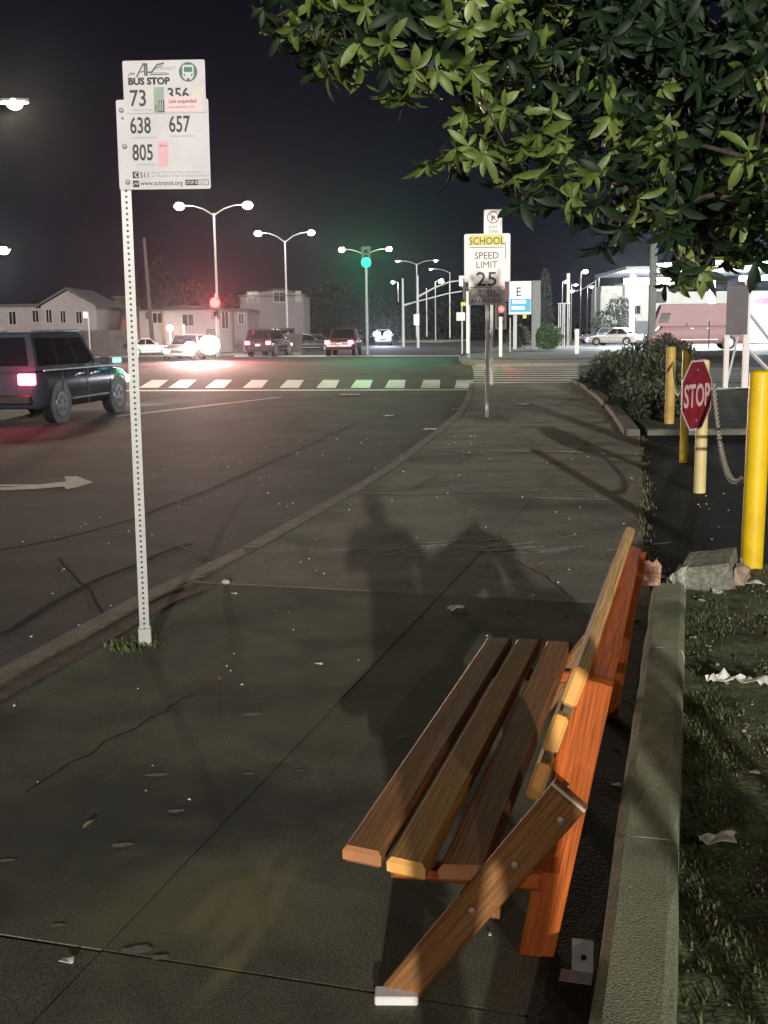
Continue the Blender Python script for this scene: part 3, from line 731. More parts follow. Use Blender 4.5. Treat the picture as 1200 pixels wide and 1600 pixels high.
# ================================================================ BOLLARDS, CHAIN, STOP SIGN
def bollard(p, r, h, m, label, lean=0, band=None):
    b = thing('bollard', p, label, 'bollard', 0, 'yellow pipe bollards round the driveway')
    t = MB(); t.tube([(0, 0, -.02), (lean*.5, 0, h*.5), (lean, 0, h-.01)], r, 24); t.build('pipe', m, b)
    t = MB(); t.ball((lean, 0, h-.012), (r*.985, r*.985, .022), 20); t.build('cap', m, b)
    if band:
        t = MB(); t.tube([(lean*band/h, 0, band-.012), (lean*band/h, 0, band)], r+.004, 24); t.build('band', m, b)
    return b
B1, B2, B3, B4 = G(1173, 903), G(1093, 769), G(1068, 722), G(1045.5, 667)
bollard(B1, .0655, 1.235, M['yellow'], 'big bright yellow bollard at the right edge with a seam near its top', .012, .90)
bollard(B2, .054, 1.20, M['cream'], 'pale yellow bollard carrying the red stop sign', 0)
bollard(B3, .046, 1.25, M['yellow'], 'pale yellow bollard just behind the left edge of the stop sign', 0)
bollard(B4, .072, 1.20, mat('tan_bollard_paint', (.50, .33, .08), .6, var=.2, scale=5), 'dull yellow bollard farthest back, at the hedge corner', 0)
# stop sign
ST_C = AT(1088.5, 617.5, B2.y-.33)
st = thing('stop_sign', ST_C, 'small faded red octagonal stop sign turned sideways on the yellow bollard', 'stop sign', R(50))
def octo(r, y, m, name, par, th=.002):
    t = MB(); pl = [(r*math.cos(R(22.5+45*k)), r*math.sin(R(22.5+45*k))) for k in range(8)]
    t.prism(pl, 0, th); t.v = [Vector((v.x, y-v.z, v.y)) for v in t.v]; return t.build(name, m, par)
octo(.328, 0, M['signw'], 'octagon_border', st); octo(.312, -.0025, M['stopred'], 'octagon_face', st, .001)
textmesh('STOP', .275, M['stopw'], st, 0, -.095, -.0042, .006, .80, align='CENTER')
for s_ in (1, -1):
    t = MB(); t.disc((0, -.004, .22*s_), .010, (0, -1, 0), .004, 10); t.build('bolt', M['galv'], st)
t = MB(); t.box((0, .03, .05), (.05, .05, .03)); t.build('bracket', M['galvd'], st)
# chain of links with sagging
chain = thing('chain', (B2.x, B2.y, .95), 'pale plastic chain sagging from the stop sign bollard to the big yellow bollard', 'chain')
def sag(p, q, s, n): return [Vector(p).lerp(Vector(q), i/n)+Vector((0, 0, -s*4*(i/n)*(1-i/n))) for i in range(n+1)]
A0 = Vector((B2.x+.09, B2.y-.02, .98)); A1 = Vector((B1.x-.06, B1.y+.03, .60))
pts = sag(A0, A1, .30, 100)
lk = MB()
lk.tube([(math.cos(a)*.017, math.sin(a)*.032, 0) for a in [k*math.pi/5 for k in range(11)]], .0065, 6)
lme = lk.mesh('chain_link', M['rope'])
ref = Vector((0, 1, 0))
nl = 78
for i in range(nl):
    f = i/(nl-1)*(len(pts)-2); k = int(f); p = pts[k].lerp(pts[k+1], f-k); d = (pts[k+1]-pts[k]).normalized()
    q = d.to_track_quat('Y', 'Z') @ Euler((0, R(90*(i % 2)+30), 0)).to_quaternion()
    o = link('chain_link', lme, chain); o.location = p-chain.location; o.rotation_mode = 'QUATERNION'; o.rotation_quaternion = q
t = MB(); t.tube([p-Vector((B4.x, B4.y, .95)) for p in sag((B4.x+.03, B4.y, 1.0), (B3.x, B3.y, 1.0), .38, 16)], .02, 6)
tag(t.build('chain', mat('yellow_green_chain', (.35, .37, .10), .6, var=.3, scale=30), loc=(B4.x, B4.y, .95)), 'yellow green chain sagging between the two farthest bollards', 'chain')
# yellow rail at right edge
rl = thing('guard_rail', (3.05, 6.9, 0), 'yellow tube guard rail at the right edge behind the big bollard', 'rail')
for z_ in (.90, .79):
    t = MB(); t.tube([(-.30, .75, z_), (1.6, .55, z_)], .015, 10); t.build('rail_tube', M['yellow'], rl)
for x_ in (.6, 1.5):
    t = MB(); t.tube([(x_, .65, 0), (x_, .65, .93)], .02, 10); t.build('rail_post', M['yellow'], rl)

# ================================================================ BROKEN CONCRETE AND LITTER
def rock(name, pts, m, par=None, loc=None, jit=.008, cuts=3):
    bm = bmesh.new()
    for p in pts: bm.verts.new(p)
    bmesh.ops.convex_hull(bm, input=bm.verts)
    bmesh.ops.subdivide_edges(bm, edges=bm.edges, cuts=cuts, use_grid_fill=True)
    for v in bm.verts: v.co += Vector((noise.noise(v.co*23), noise.noise(v.co*23+Vector((9, 0, 0))), noise.noise(v.co*23+Vector((0, 9, 0)))))*jit
    me = bpy.data.meshes.new(name); bm.to_mesh(me); bm.free(); me.materials.append(m)
    return link(name, me, par, loc)
ck = thing('broken_kerb_chunk', G(1103, 925, .05), 'broken off block of kerb concrete with a rough pale end beside the yellow bollard', 'concrete block', R(-30))
bo_ = rock('block', [(x, y, z) for x in (-.13, .13) for y in (-.10, .12) for z in (.0, .15)], M['chunkt'], ck, (.03, .06, .04), .006); bo_.rotation_euler = (R(14), R(-12), 0)
rock('rough_end', [(-.05, -.09, -.02), (-.05, .09, -.02), (.03, -.12, -.03), (.03, .1, 0), (-.02, -.10, .12), (-.04, .06, .11), (.03, -.11, .13), (.03, .09, .15), (-.09, .0, .03)], M['chunk'], ck, (-.13, .02, .0), .035, 5)
rock('rough_end', [(0, -.08, 0), (.05, -.06, 0), (0, -.08, .11), (.06, .02, .09), (0, .09, .13), (.05, .07, .01), (0, .09, 0)], mat('pinkish_broken_concrete', (.33, .24, .19), .9, var=.35, scale=16, bump=1), ck, (.15, .06, .05), .02, 4)
for px, py, s_ in ((1048, 905, .035), (1032, 903, .025), (1118, 928, .035), (1097, 940, .022)):
    p = G(px, py, .06)
    r_ = rock('concrete_fragment', [(random.uniform(-1, 1)*s_*1.4, random.uniform(-1, 1)*s_, random.uniform(-.3, 1)*s_) for _ in range(10)], M['chunk'], None, p, .01, 2)
    tag(r_, {1048: 'pale fragment of broken concrete at the end of the kerb', 1032: 'smallest pale crumb left of the broken kerb end', 1118: 'grey fragment lying just in front of the broken concrete block', 1097: 'small grey fragment on the soil below the broken block'}[px], 'concrete fragment', 'loose concrete fragments')
def paper(name, pos, pts, h, label, cat, m=None, rz=0):
    bm = bmesh.new(); vs = [bm.verts.new((x, y, 0)) for x, y in pts]; bm.faces.new(vs)
    bmesh.ops.triangulate(bm, faces=bm.faces); bmesh.ops.subdivide_edges(bm, edges=bm.edges, cuts=4, use_grid_fill=True)
    for v in bm.verts: v.co.z = abs(noise.noise(Vector((v.co.x*19, v.co.y*19, h*40))))*h*2.4+.002
    r = bmesh.ops.extrude_face_region(bm, geom=bm.faces[:])
    for v in [g for g in r['geom'] if isinstance(g, bmesh.types.BMVert)]: v.co.z += .0012
    me = bpy.data.meshes.new(name); bm.to_mesh(me); bm.free(); me.materials.append(m or M['paper'])
    o = link(name, me, None, pos); o.rotation_euler = (0, 0, rz); return tag(o, label, cat)
paper('paper_scrap', G(713, 953), [(-.045, -.06), (.03, -.045), (.055, .05), (.0, .055), (-.05, .03)], .014, 'crumpled white paper scrap on the sidewalk left of the bench back', 'paper')
paper('crumpled_wrapper', G(1153, 1066, .075), [(-.13, .015), (-.10, -.03), (-.02, -.015), (.04, -.06), (.12, -.055), (.13, -.01), (.05, .025), (-.03, .03)], .03, 'long crumpled white wrapper on the soil, the farther of the two', 'wrapper')
paper('crumpled_wrapper', G(1116, 1316, .075), [(-.05, -.035), (.05, -.04), (.055, .0), (.075, .03), (.0, .035), (-.035, .03)], .02, 'folded white wrapper on the soil, nearer the camera', 'wrapper')
paper('cardboard_scrap', G(1157, 914, .07), [(-.12, .03), (-.03, -.05), (.13, -.03), (.10, .04)], .012, 'flat pale piece of cardboard at the foot of the big bollard', 'cardboard')
for px, py, s_, z_ in ((675, 671, .16, ROADZ), (716, 640, .16, ROADZ), (607, 650, .11, ROADZ), (545, 617, .3, ROADZ), (820, 632, .22, 0)):
    paper('litter_scrap', G(px, py, z_+.004), [(-s_, -s_*.6), (s_, -s_*.8), (s_*.8, s_*.7), (-s_*.6, s_*.9)], .012, {675: 'flattened white cup lid on the road below the kerb', 716: 'white litter in the gutter by the sidewalk corner', 607: 'small pale scrap on the dark road', 545: 'flat pale scrap near the crosswalk line', 820: 'thin pale scrap on the sidewalk right of the sign post'}[px], 'litter')
for px, py, z_ in ((962, 1228, 0), (366, 928, 0), (498, 1038, 0), (105, 1503, 0), (1178, 1208, .07)):
    s_ = .018
    paper('litter_scrap', G(px, py, z_+.004), [(-s_, -s_*.5), (s_, -s_*.6), (s_*.8, s_*.7), (-s_*.6, s_*.6)], .006, {962: 'tiny pale scrap in the gap between bench and kerb', 366: 'tiny white scrap beside the slab joint near the bus post', 498: 'tiny white speck of paper in the middle of the slab', 105: 'tiny white butt lying in the nearest slab joint', 1178: 'tiny pale scrap on the soil at the right edge'}[px], 'litter')
t = MB(); t.ball((0, 0, .012), (.03, .02, .016), 10); tag(t.build('pebble', M['chunk'], loc=G(353, 912)), 'round pale pebble at the corner of the kerb and slab joint', 'stone')

# ================================================================ FOREGROUND TREE
def leaf_mesh(m, L=.14, W=.05, fold=.25, curl=.25):
    v = []; f = []; n = 5
    for i in range(n+1):
        s = i/n; w = W*math.sin(math.pi*min(1, s*.93+.04))**.8*(.75+.5*s) * (0 if i == n else 1)
        zc = -curl*L*s*s; x = s*L
        v += [(x, -w/2, zc+fold*w/2), (x, 0, zc), (x, w/2, zc+fold*w/2)]
    for i in range(n):
        a = i*3; f += [(a, a+3, a+4, a+1), (a+1, a+4, a+5, a+2)]
    me = bpy.data.meshes.new('leaf'); me.from_pydata(v, [], f); me.materials.append(m)
    me.polygons.foreach_set('use_smooth', [True]*len(f)); return me
leafs = [leaf_mesh(M['leaf'], .155, .046, .35, .3), leaf_mesh(M['leaf'], .125, .05, .6, .6), leaf_mesh(M['leaf2'], .13, .05, .4, .35), leaf_mesh(M['leaf3'], .15, .046, .4, .45)]
tree = thing('street_tree', (3.65, 7.4, 0), 'broad leaved evergreen tree overhanging from the upper right with glossy leaf clusters', 'tree')
TL = tree.location
clumps = [(432, 25, 26, 7.2), (470, 40, 42, 7.2), (520, 25, 55, 7.3), (545, 85, 45, 7.3), (500, 95, 25, 7.3), (590, 45, 60, 7.4), (625, 110, 48, 7.0), (650, 40, 60, 7.5), (700, 130, 45, 7.3), (720, 50, 70, 7.6), (690, 245, 26, 7.6), (735, 232, 32, 7.3),
 (760, 180, 55, 7.6), (800, 80, 70, 8.0), (795, 240, 48, 7.0), (835, 205, 50, 7.2), (818, 305, 26, 7.0), (860, 250, 50, 7.4), (880, 150, 75, 8.2), (905, 315, 40, 7.0), (945, 360, 26, 7.2), (925, 290, 34, 7.4),
 (960, 60, 90, 8.4), (960, 210, 70, 8.2), (1020, 330, 60, 7.6), (1060, 410, 46, 7.8), (1090, 436, 22, 7.8), (1020, 150, 80, 8.6), (1030, 225, 24, 6.6), (1060, 60, 95, 8.8), (1100, 290, 80, 8.2), (1130, 160, 90, 8.6), (1170, 60, 90, 8.8), (1165, 375, 42, 7.6), (1180, 250, 60, 7.2), (1215, 330, 70, 7.4), (1175, 130, 40, 6.8),
 (1290, 100, 130, 8), (1300, 300, 120, 8), (1240, -440, 170, 8.5), (1050, -470, 150, 8.5), (850, -420, 130, 8), (650, -60, 80, 7.6), (500, -50, 60, 7.3), (1400, 200, 150, 8.5), (1420, -200, 160, 8.8), (840, -90, 80, 8), (980, 300, 55, 8.3), (1040, 280, 60, 8.8), (870, 60, 90, 9.0), (1130, 350, 60, 8.8)]
rosettes = []
for (px, py, rp_, dy) in clumps:
    c = AT(px, py, dy); r = rp_*dy/F
    shade_tone = random.random()*.5+(.45 if dy > 8.1 else (.25 if px > 880 and dy > 7.3 else 0))  # deep and right-hand clumps get darker leaves for shade inside the crown
    n = max(4, int(r*r*r*430+r*r*150)); n = min(n, 80)
    for _ in range(n):
        d = Vector((random.gauss(0, 1), random.gauss(0, 1), random.gauss(0, 1))).normalized()*r*random.random()**.45
        d.y *= 1.7
        rosettes.append((c+d, c, shade_tone))
singles = []; rest = {0: MB(), 1: MB(), 2: MB(), 3: MB()}; alll = []
for (p, c, shade_tone) in rosettes:
    axis = ((p-c).normalized()*.8+Vector((random.gauss(0, .5), -.35+random.gauss(0, .5), -.35+random.gauss(0, .4)))).normalized()
    q = axis.to_track_quat('Z', 'Y'); k = random.randint(5, 8); ph = random.uniform(0, 6.28)
    pale = random.random()
    for j in range(k):
        tilt = random.uniform(5, 75); s = random.uniform(.6, 1.38)
        rot = q @ Euler((0, 0, ph+j*2*math.pi/k*1.0+random.uniform(-.5, .5))).to_quaternion() @ Euler((random.gauss(0, .35), R(-90+tilt+25), 0)).to_quaternion()
        dv = rot @ Vector((1, 0, 0)); rot = dv.rotation_difference((dv+Vector((0, 0, -random.uniform(.1, .75)))).normalized()) @ rot
        kd = 3 if pale < .22+shade_tone*.85 else (2 if pale > .96 else random.choice((0, 1, 1, 2 if random.random() < .15 else 0)))
        alll.append((p, rot, s, kd))
def in_view(p):
    v = p-Vector((0, 0, EYE)); f = v.dot(FW); return f > 0 and abs(v.dot(RT)/f*F) < 600 and abs(v.dot(UP)/f*F) < 800
order = sorted(range(len(alll)), key=lambda i: (0 if in_view(alll[i][0]) else 1, alll[i][0].y))
pick = set(order[:300])
crown = MB()
crown_o = None
for i, (p, rot, s, kd) in enumerate(alll):
    if i in pick: singles.append((p, rot, s, kd))
    else: 
        me = leafs[kd]; Mx = Matrix.Translation(p-TL) @ rot.to_matrix().to_4x4() @ Matrix.Scale(s, 4)
        b = len(rest[kd].v); rest[kd].v += [Mx @ v.co for v in me.vertices]; rest[kd].f += [tuple(b+x for x in f.vertices) for f in me.polygons]
me = bpy.data.meshes.new('crown'); vs = []; fs = []; mi = []
for kd in rest:
    b = len(vs); vs += [tuple(v) for v in rest[kd].v]; fs += [tuple(b+x for x in f) for f in rest[kd].f]; mi += [kd]*len(rest[kd].f)
me.from_pydata(vs, [], fs)
for k_ in ('leaf', 'leaf', 'leaf2', 'leaf3'): me.materials.append(M[k_])
me.polygons.foreach_set('material_index', mi); me.polygons.foreach_set('use_smooth', [True]*len(fs))
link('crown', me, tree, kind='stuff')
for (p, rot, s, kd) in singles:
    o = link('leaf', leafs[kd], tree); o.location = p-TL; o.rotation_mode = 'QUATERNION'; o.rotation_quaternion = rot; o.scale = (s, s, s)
t = MB(); t.tube([(0, 0, -.05), (.03, .02, .9), (-.05, 0, 1.8), (-.02, .1, 2.8)], [.17, .13, .12, .10], 14); t.build('trunk', M['bark'], tree)
fork = Vector((-.02, .1, 2.75))
t = MB()
cen = sorted([(AT(px, py, dy)-TL, rp_*dy/F) for (px, py, rp_, dy) in clumps], key=lambda q: (q[0]-fork).length)
nodes = [(fork, 0)]
for c, r_c in cen:
    dc = (c-fork).length
    pn, dep = min(nodes, key=lambda n: (n[0]-c).length+.25*n[1]+(.5 if (n[0]-fork).length > dc else 0))
    mid = pn.lerp(c, .5)+Vector((random.gauss(0, .07), random.gauss(0, .07), .10))
    w0 = max(.008, .045-.009*dep); t.tube([pn, mid, c], [w0, w0*.75, max(.006, w0*.55)], 6)
    nodes.append((c, dep+1))
    for _ in range(7):
        d_ = Vector((random.gauss(0, 1), random.gauss(0, 1), random.gauss(0, .7))).normalized(); e_ = c+d_*r_c*.85
        t.tube([c, c.lerp(e_, .5)+Vector((0, 0, random.uniform(-.02, .04))), e_], [.006, .004, .002], 4)
t.build('branch', M['bark'], tree, kind='stuff')
# hanging dead strands under the clusters
t = MB()
for _ in range(700):
    p, c, shade_tone = random.choice(rosettes)
    if p.z > c.z+.05: continue
    p = p-TL; l = random.uniform(.06, .2); q = p+Vector((random.gauss(0, .03), random.gauss(0, .03), -l)); w = .0025
    t.add([p+Vector((-w, 0, 0)), p+Vector((w, 0, 0)), q], [(0, 1, 2)])
me = bpy.data.meshes.new('dry_strands'); me.from_pydata([tuple(v) for v in t.v], [], t.f); me.materials.append(M['leafbr']); link('dry_strands', me, tree, kind='stuff')

# fallen leaves on the soil and along the kerbs
t = MB()
for _ in range(170):
    if _ < 110: y = random.uniform(1.7, 6.5); x = wallx(y)+random.uniform(.02, 1.6); z = soilz(x, y)+.008
    else:
        y = random.uniform(3, 17); x = random.choice((wallx(y)-random.uniform(.12, .4), random.uniform(-1, 2.4))) if y < 5.6 else random.uniform(0, 2.3)*y/9; z = .010
    q = Euler((random.gauss(0, .3), random.gauss(0, .3), random.uniform(0, 6.3))).to_matrix(); sc_ = random.uniform(.25, .5)
    me = leafs[0]; b = len(t.v); t.v += [q @ (v.co*sc_)+Vector((x, y, z)) for v in me.vertices]; t.f += [tuple(b+k for k in f.vertices) for f in me.polygons]; t.sm += [False]*len(me.polygons)
tag(t.build('leaf_litter', mat('dead_leaf', (.16, .115, .055), .8, var=.5, scale=6, space='World'), kind='stuff'), 'small dead leaves scattered on the soil and sidewalk', 'leaf litter')
# hairline cracks in the slabs
hc_ = mat('hairline_crack', (.02, .02, .018), .95, var=0, spec=.05)
for pts in ([(40, 1240), (120, 1190), (230, 1128), (300, 1085)], [(640, 700), (740, 712), (860, 706), (985, 716)], [(480, 768), (640, 775), (800, 770), (940, 768)], [(790, 870), (850, 900), (900, 940)]):
    P = resample([G(*p, 0)[:2] for p in pts], .06); P = [p+Vector((random.gauss(0, .006), random.gauss(0, .008))) for p in P]
    strip('hairline_crack', P, .006 if pts[0][1] > 800 else .02, .0042, hc_)
# ================================================================ SHRUBS
def shrub(name, base, ell, n, size, m, label, cat, m2=None, frac=0):
    """ell: list of (cx,cy,cz,rx,ry,rz) in base space"""
    root = thing(name, base, label, cat)
    mbs = [MB(), MB()]
    tot = sum(e[3]*e[5] for e in ell)
    for (cx, cy, cz, rx_, ry_, rz_) in ell:
        for _ in range(int(n*rx_*rz_/tot)):
            d = Vector((random.gauss(0, 1), random.gauss(0, 1), random.gauss(0, 1))).normalized(); r = random.random()**.22*(1+.22*noise.noise(d*2.6+Vector((cx, cy, cz))))
            p = Vector((cx+d.x*rx_*r, cy+d.y*ry_*r, cz+d.z*rz_*r))
            if p.z < .02: p.z = random.uniform(.02, .2)
            e_ = Euler((random.uniform(0, 6.3), random.uniform(0, 6.3), random.uniform(0, 6.3))).to_matrix()
            s = size*random.uniform(.5, 1.3)
            q = [e_ @ Vector(v)*s+p for v in ((-1, 0, 0), (0, -.45, .1), (1, 0, 0), (0, .45, .1))]
            mbs[1 if random.random() < frac else 0].add(q, [(0, 1, 2, 3)])
    for k_, (b, mm) in enumerate(((mbs[0], m), (mbs[1], m2))):
        if b.v:
            me = bpy.data.meshes.new('foliage'); me.from_pydata([tuple(v) for v in b.v], [], b.f); me.materials.append(mm); link('foliage', me, root, kind='stuff')
    t = MB()
    for (cx, cy, cz, rx_, ry_, rz_) in ell[:14]:
        t.tube([(cx*.9, cy*.9, 0), (cx, cy, cz)], [.03, .012], 6)
    t.build('stems', M['bark'], root, kind='stuff')
    return root
hb = G(955, 640)
ell = []
for px, py, ry_, dy in ((925, 600, 20, 29), (945, 600, 26, 26), (965, 585, 30, 24.5), (985, 575, 34, 23), (985, 625, 34, 20.5), (1010, 590, 40, 21.5), (1010, 645, 30, 18), (1030, 630, 34, 18.5), (1035, 570, 40, 22), (1055, 600, 40, 21), (1065, 560, 26, 23), (950, 575, 26, 27), (1000, 555, 22, 24), (1040, 640, 30, 17.6)):
    c = AT(px, py, dy)-hb; r = ry_*dy/F; ell.append((c.x, c.y, c.z, r*1.1, r*1.5, r))
shrub('hedge', hb, ell, 15000, .045, M['hedge'], 'wide dark green hedge filling the planting bed beyond the driveway', 'hedge')
c = G(1040, 628)
ell = []
for px, py, rr_ in ((1040, 535, 14), (1025, 548, 18), (1055, 548, 18), (1045, 560, 24), (1078, 570, 14)):
    q = AT(px, py, 22.5)-Vector((c.x, c.y, 0)); r = rr_*22.5/F; ell.append((q.x, q.y, q.z, r*1.2, r, r))
shrub('shrub', c, ell, 2200, .05, M['hedger'], 'loose reddish shrub rising from the back of the hedge', 'shrub')
rb = G(858, 545)
shrub('round_bush', rb, [(0, 0, .85, 1.0, 1.0, .95)], 2600, .10, mat('bush_leaf', (.05, .10, .03), .5, var=.3), 'round clipped green bush beside the pipe cage', 'bush')
rb2 = G(810, 543)
shrub('bush', rb2, [(0, 0, .9, 1.0, .9, 1.0)], 1700, .10, mat('bush_leaf2', (.06, .07, .04), .6, var=.3), 'dull greyish bush at the foot of the lit sign', 'bush')
cyb = G(851, 536)
shrub('cypress', cyb, [(0, 0, 1.5+k*1.05, 1.1-k*.12, 1.1-k*.12, 1.0) for k in range(6)], 2000, .16, mat('cypress_leaf', (.018, .026, .016), .7, var=.3), 'tall narrow dark cypress right of the lit sign', 'tree')
tl = AT(958, 500, 118); tb = Vector((tl.x, tl.y, -.1))
shrub('tree', tb, [(0, 0, 2.2, 2.3, 2, 1.6), (.7, 0, 3.6, 1.5, 1.5, 1.2)], 1800, .16, mat('far_leaf', (.04, .055, .035), .7, var=.3), 'bushy tree before the pale stepped building', 'tree')
# dark treeline behind the houses
for i, (px, top, w, dy) in enumerate(((238, 400, 30, 150), (285, 430, 40, 150), (500, 440, 60, 160), (560, 455, 50, 160), (610, 470, 40, 160), (680, 470, 60, 170), (740, 480, 60, 170), (840, 480, 40, 160), (900, 480, 60, 170), (30, 470, 50, 150), (350, 455, 60, 150))):
    c = AT(px, top, dy); b = Vector((c.x, c.y, -.2)); h = c.z; r = w*dy/F
    root = shrub('far_tree', b, [(0, 0, h*.45, r, r*.6, h*.4), (r*.3, 0, h*.72, r*.6, r*.5, h*.28), (-r*.4, 0, h*.62, r*.5, r*.5, h*.26)], 1200, .45, mat('far_tree_leaf', (.009, .010, .009), .9, var=.3, spec=.1),
          ['thin dark tree behind the lit porch house', 'low dark tree left of the red signal', 'dark tree right of the two storey house', 'dark tree under the green signal', 'dark tree behind the white headlights', 'dark tree behind the distant mast arm', 'dark tree behind the speed sign', 'dark tree behind the cypress', 'dark tree behind the far grey car', 'dark tree above the left gabled house', 'dark tree behind the red signal glow'][i], 'tree')
    root['group'] = 'dark trees along the far skyline'

# ================================================================ STREET LAMPS
def street_lamp(top_px, top_py, dy, arms, label, power=900, lens=.34, sides=(-1, 1), col=(1.0, .96, .88), th=.11, rise=.5, em=60, ground=ROADZ, span=None):
    top = AT(top_px, top_py, dy); b = Vector((top.x, top.y, ground)); h = top.z-ground
    root = thing('street_lamp', b, label, 'street lamp', 0, 'double and single armed street lamps along the road')
    t = MB(); t.tube([(0, 0, 0), (0, 0, h)], [th, th*.62], 10); t.build('pole', M['galvd'], root)
    for s in sides:
        L = arms*s
        t = MB(); t.tube([(0, 0, h-.15), (L*.35, 0, h+rise*.55), (L*.7, 0, h+rise*.95), (L, 0, h+rise)], [.05, .045, .04, .04], 6); t.build('arm', M['galvd'], root)
        hd = MB(); hd.loft([[(L+s*x, y*w, h+rise+zv) for (y, zv) in ((-1, 0), (-.6, .09), (.6, .09), (1, 0), (.6, -.04), (-.6, -.04))] for x, w in ((-.1, .06), (.1, .16), (.55, .17), (.75, .05))]); ho = hd.build('lamp_head', M['galvd'], root)
        t = MB(); t.ball((L+s*.35, 0, h+rise-.05), (lens*.85, lens*.7, lens*.6), 16); t.build('lens', glow('street_light_white', col, em), ho)
        lamp('lamp_light', (L+s*.35, 0, h+rise-.45), power, col, .3, root)
    return root
street_lamp(334, 333, 80, 2.05, 'tall double armed lamp nearest, above the red signal', 1500, .42, em=60, rise=.55)
street_lamp(445, 376, 100, 2.0, 'second double armed lamp, above the dark SUV', 1200, .38, rise=.7)
street_lamp(571, 398, 122, 2.2, 'third double armed lamp, just behind the green signal', 900, .40, rise=.6)
street_lamp(651, 412, 150, 2.2, 'far double armed lamp above the white square sign', 500, .22, rise=.4)
street_lamp(622, 441, 165, .4, 'far single lamp left of the mast arm pole', 400, .30, sides=(-1,), rise=.05)
street_lamp(680, 440, 160, .5, 'bright far lamp between the mast arms', 500, .42, sides=(1,), rise=.1)
street_lamp(703, 425, 170, 2.5, 'far lamp with a long arm left of the speed sign', 300, .2, sides=(-1,), rise=.5)
street_lamp(-30, 163, 33, .62, 'very near lamp at the left edge, warm and highest', 3200, .26, sides=(1,), col=(1, .86, .62), rise=.05)
street_lamp(-24, 392, 62, .7, 'cool white lamp at the left edge, the lower one', 2200, .34, sides=(1,), col=(.93, 1, .96), rise=.05)
street_lamp(931, 437, 130, 2.4, 'far lamp with a slanting arm above the grey hatchback', 300, .25, sides=(-1,), rise=-1.2, col=(.9, .97, 1))
for px, py, r_, n_ in ((912, 424, .42, 'cool white'), (940, 430, .3, 'small white'), (883, 440, .32, 'white'), (897, 445, .26, 'dim white'), (922, 448, .24, 'dimmest white')):
    street_lamp(px-4, py, 150, .2, {912: 'brightest cool lamp in the cluster above the grey hatchback', 940: 'small lamp right of the brightest in the cluster', 883: 'lamp directly over the pipe cage', 897: 'dim lamp right of the pipe cage', 922: 'dim lamp low in the cluster above the hatchback'}[px], 200, r_, sides=(1,), col=(.9, .96, 1), rise=.02, th=.07)

def off_lamp(x, y, h, power, label, col, side):
    root = thing('street_lamp', (x, y, ROADZ), label, 'street lamp', 0, 'double and single armed street lamps along the road')
    t = MB(); t.tube([(0, 0, 0), (0, 0, h)], [.1, .07], 10); t.build('pole', M['galvd'], root)
    t = MB(); t.tube([(0, 0, h-.1), (side, 0, h+.2)], .04, 6); t.build('arm', M['galvd'], root)
    t = MB(); t.box((side*1.3, 0, h+.22), (.6, .28, .1), bev=.03); ho = t.build('lamp_head', M['galvd'], root)
    t = MB(); t.ball((side*1.3, 0, h+.16), (.24, .12, .06), 12); t.build('lens', glow('street_light_white', col, 60), ho)
    lamp('lamp_light', (side*1.3, 0, h-.05), power, col, .12, root)
off_lamp(5.2, -9.4, 7.2, 900, 'lamp of the parking lot standing behind and to the right of the camera', (1, .88, .70), -.6)
off_lamp(-32, -62, 14, 30000, 'added lamp, unseen, far behind and to the left of the camera', (1, .93, .86), .8)  # added fill lamp, brightens the speed sign shaded by the tree
# utility pole by the white car
up_ = AT(231, 372, 86); u0 = Vector((up_.x, up_.y, ROADZ)); upo = thing('utility_pole', u0, 'thin dark utility pole behind the bus post near the white parked car', 'utility pole')
t = MB(); t.tube([(0, 0, 0), (-.3, 0, up_.z-ROADZ)], [.17, .12], 10); t.build('pole', M['bark'], upo)
t = MB(); t.box((-.28, -.12, up_.z*.35), (.3, .15, .5)); t.build('meter_box', M['bark'], upo)

# ================================================================ TRAFFIC SIGNALS
RED = (1, .022, .020); GRN = (.01, 1, .30)
def signal(px, py, dy, state, label, power, lens=.36, pole_up=.6, em=160, ang=0):
    c = AT(px, py, dy); b = Vector((c.x, c.y, ROADZ)); root = thing('traffic_signal', b, label, 'traffic light', ang, 'traffic signals at the crossing')
    h = c.z-ROADZ; k = {'red': 0, 'green': 2}[state]
    t = MB(); t.tube([(0, .25, 0), (0, .25, h+pole_up)], [.09, .07], 10); t.build('pole', M['galvd'], root)
    zt = h+.36*k
    hs = MB(); hs.box((0, .08, zt-.36), (.36, .2, 1.1), bev=.02); ho = hs.build('housing', M['dark'], root)
    t = MB(); t.box((0, .2, zt-.36), (.62, .02, 1.4)); t.build('backplate', M['dark'], root)
    for j in range(3):
        on = j == k; cl = RED if state == 'red' else GRN
        t = MB(); t.disc((0, -.02, zt-.36*j), lens if on else .14, (0, -1, 0), .03, 20)
        if on:
            t = MB(); t.ball((0, -.10, zt-.36*j), (lens, .1, lens), 18)
            t.build('lit_lens', glow('lit_'+state, cl, em), ho)
        else: t.build('lens', M['glass'], ho)
        v = MB()
        v.add([(math.cos(a)*.16, yy, zt-.36*j+math.sin(a)*.16) for yy in (-.02, -.2) for a in [k2*math.pi/8 for k2 in range(9)]], [(i, i+1, i+10, i+9) for i in range(8)]); v.build('visor', M['dark'], ho)
    lamp('signal_light', (0, -.45, h), power, RED if state == 'red' else GRN, .15, root, 'SPOT', (0, -1, -.04), 90, 1)
    return root
signal(336, 473, 74, 'red', 'large glowing red traffic signal in front of the nearest double lamp', 14000, .33, em=22)
signal(572, 410, 76, 'green', 'glowing green traffic signal high on its pole above the red pickup', 5500, .33, em=3)
signal(783, 483, 60, 'red', 'small red traffic signal just right of the speed limit sign', 600, .15, .35)
signal(733, 466, 60, 'green', 'small teal green traffic signal left of the speed limit sign', 500, .15, .35)

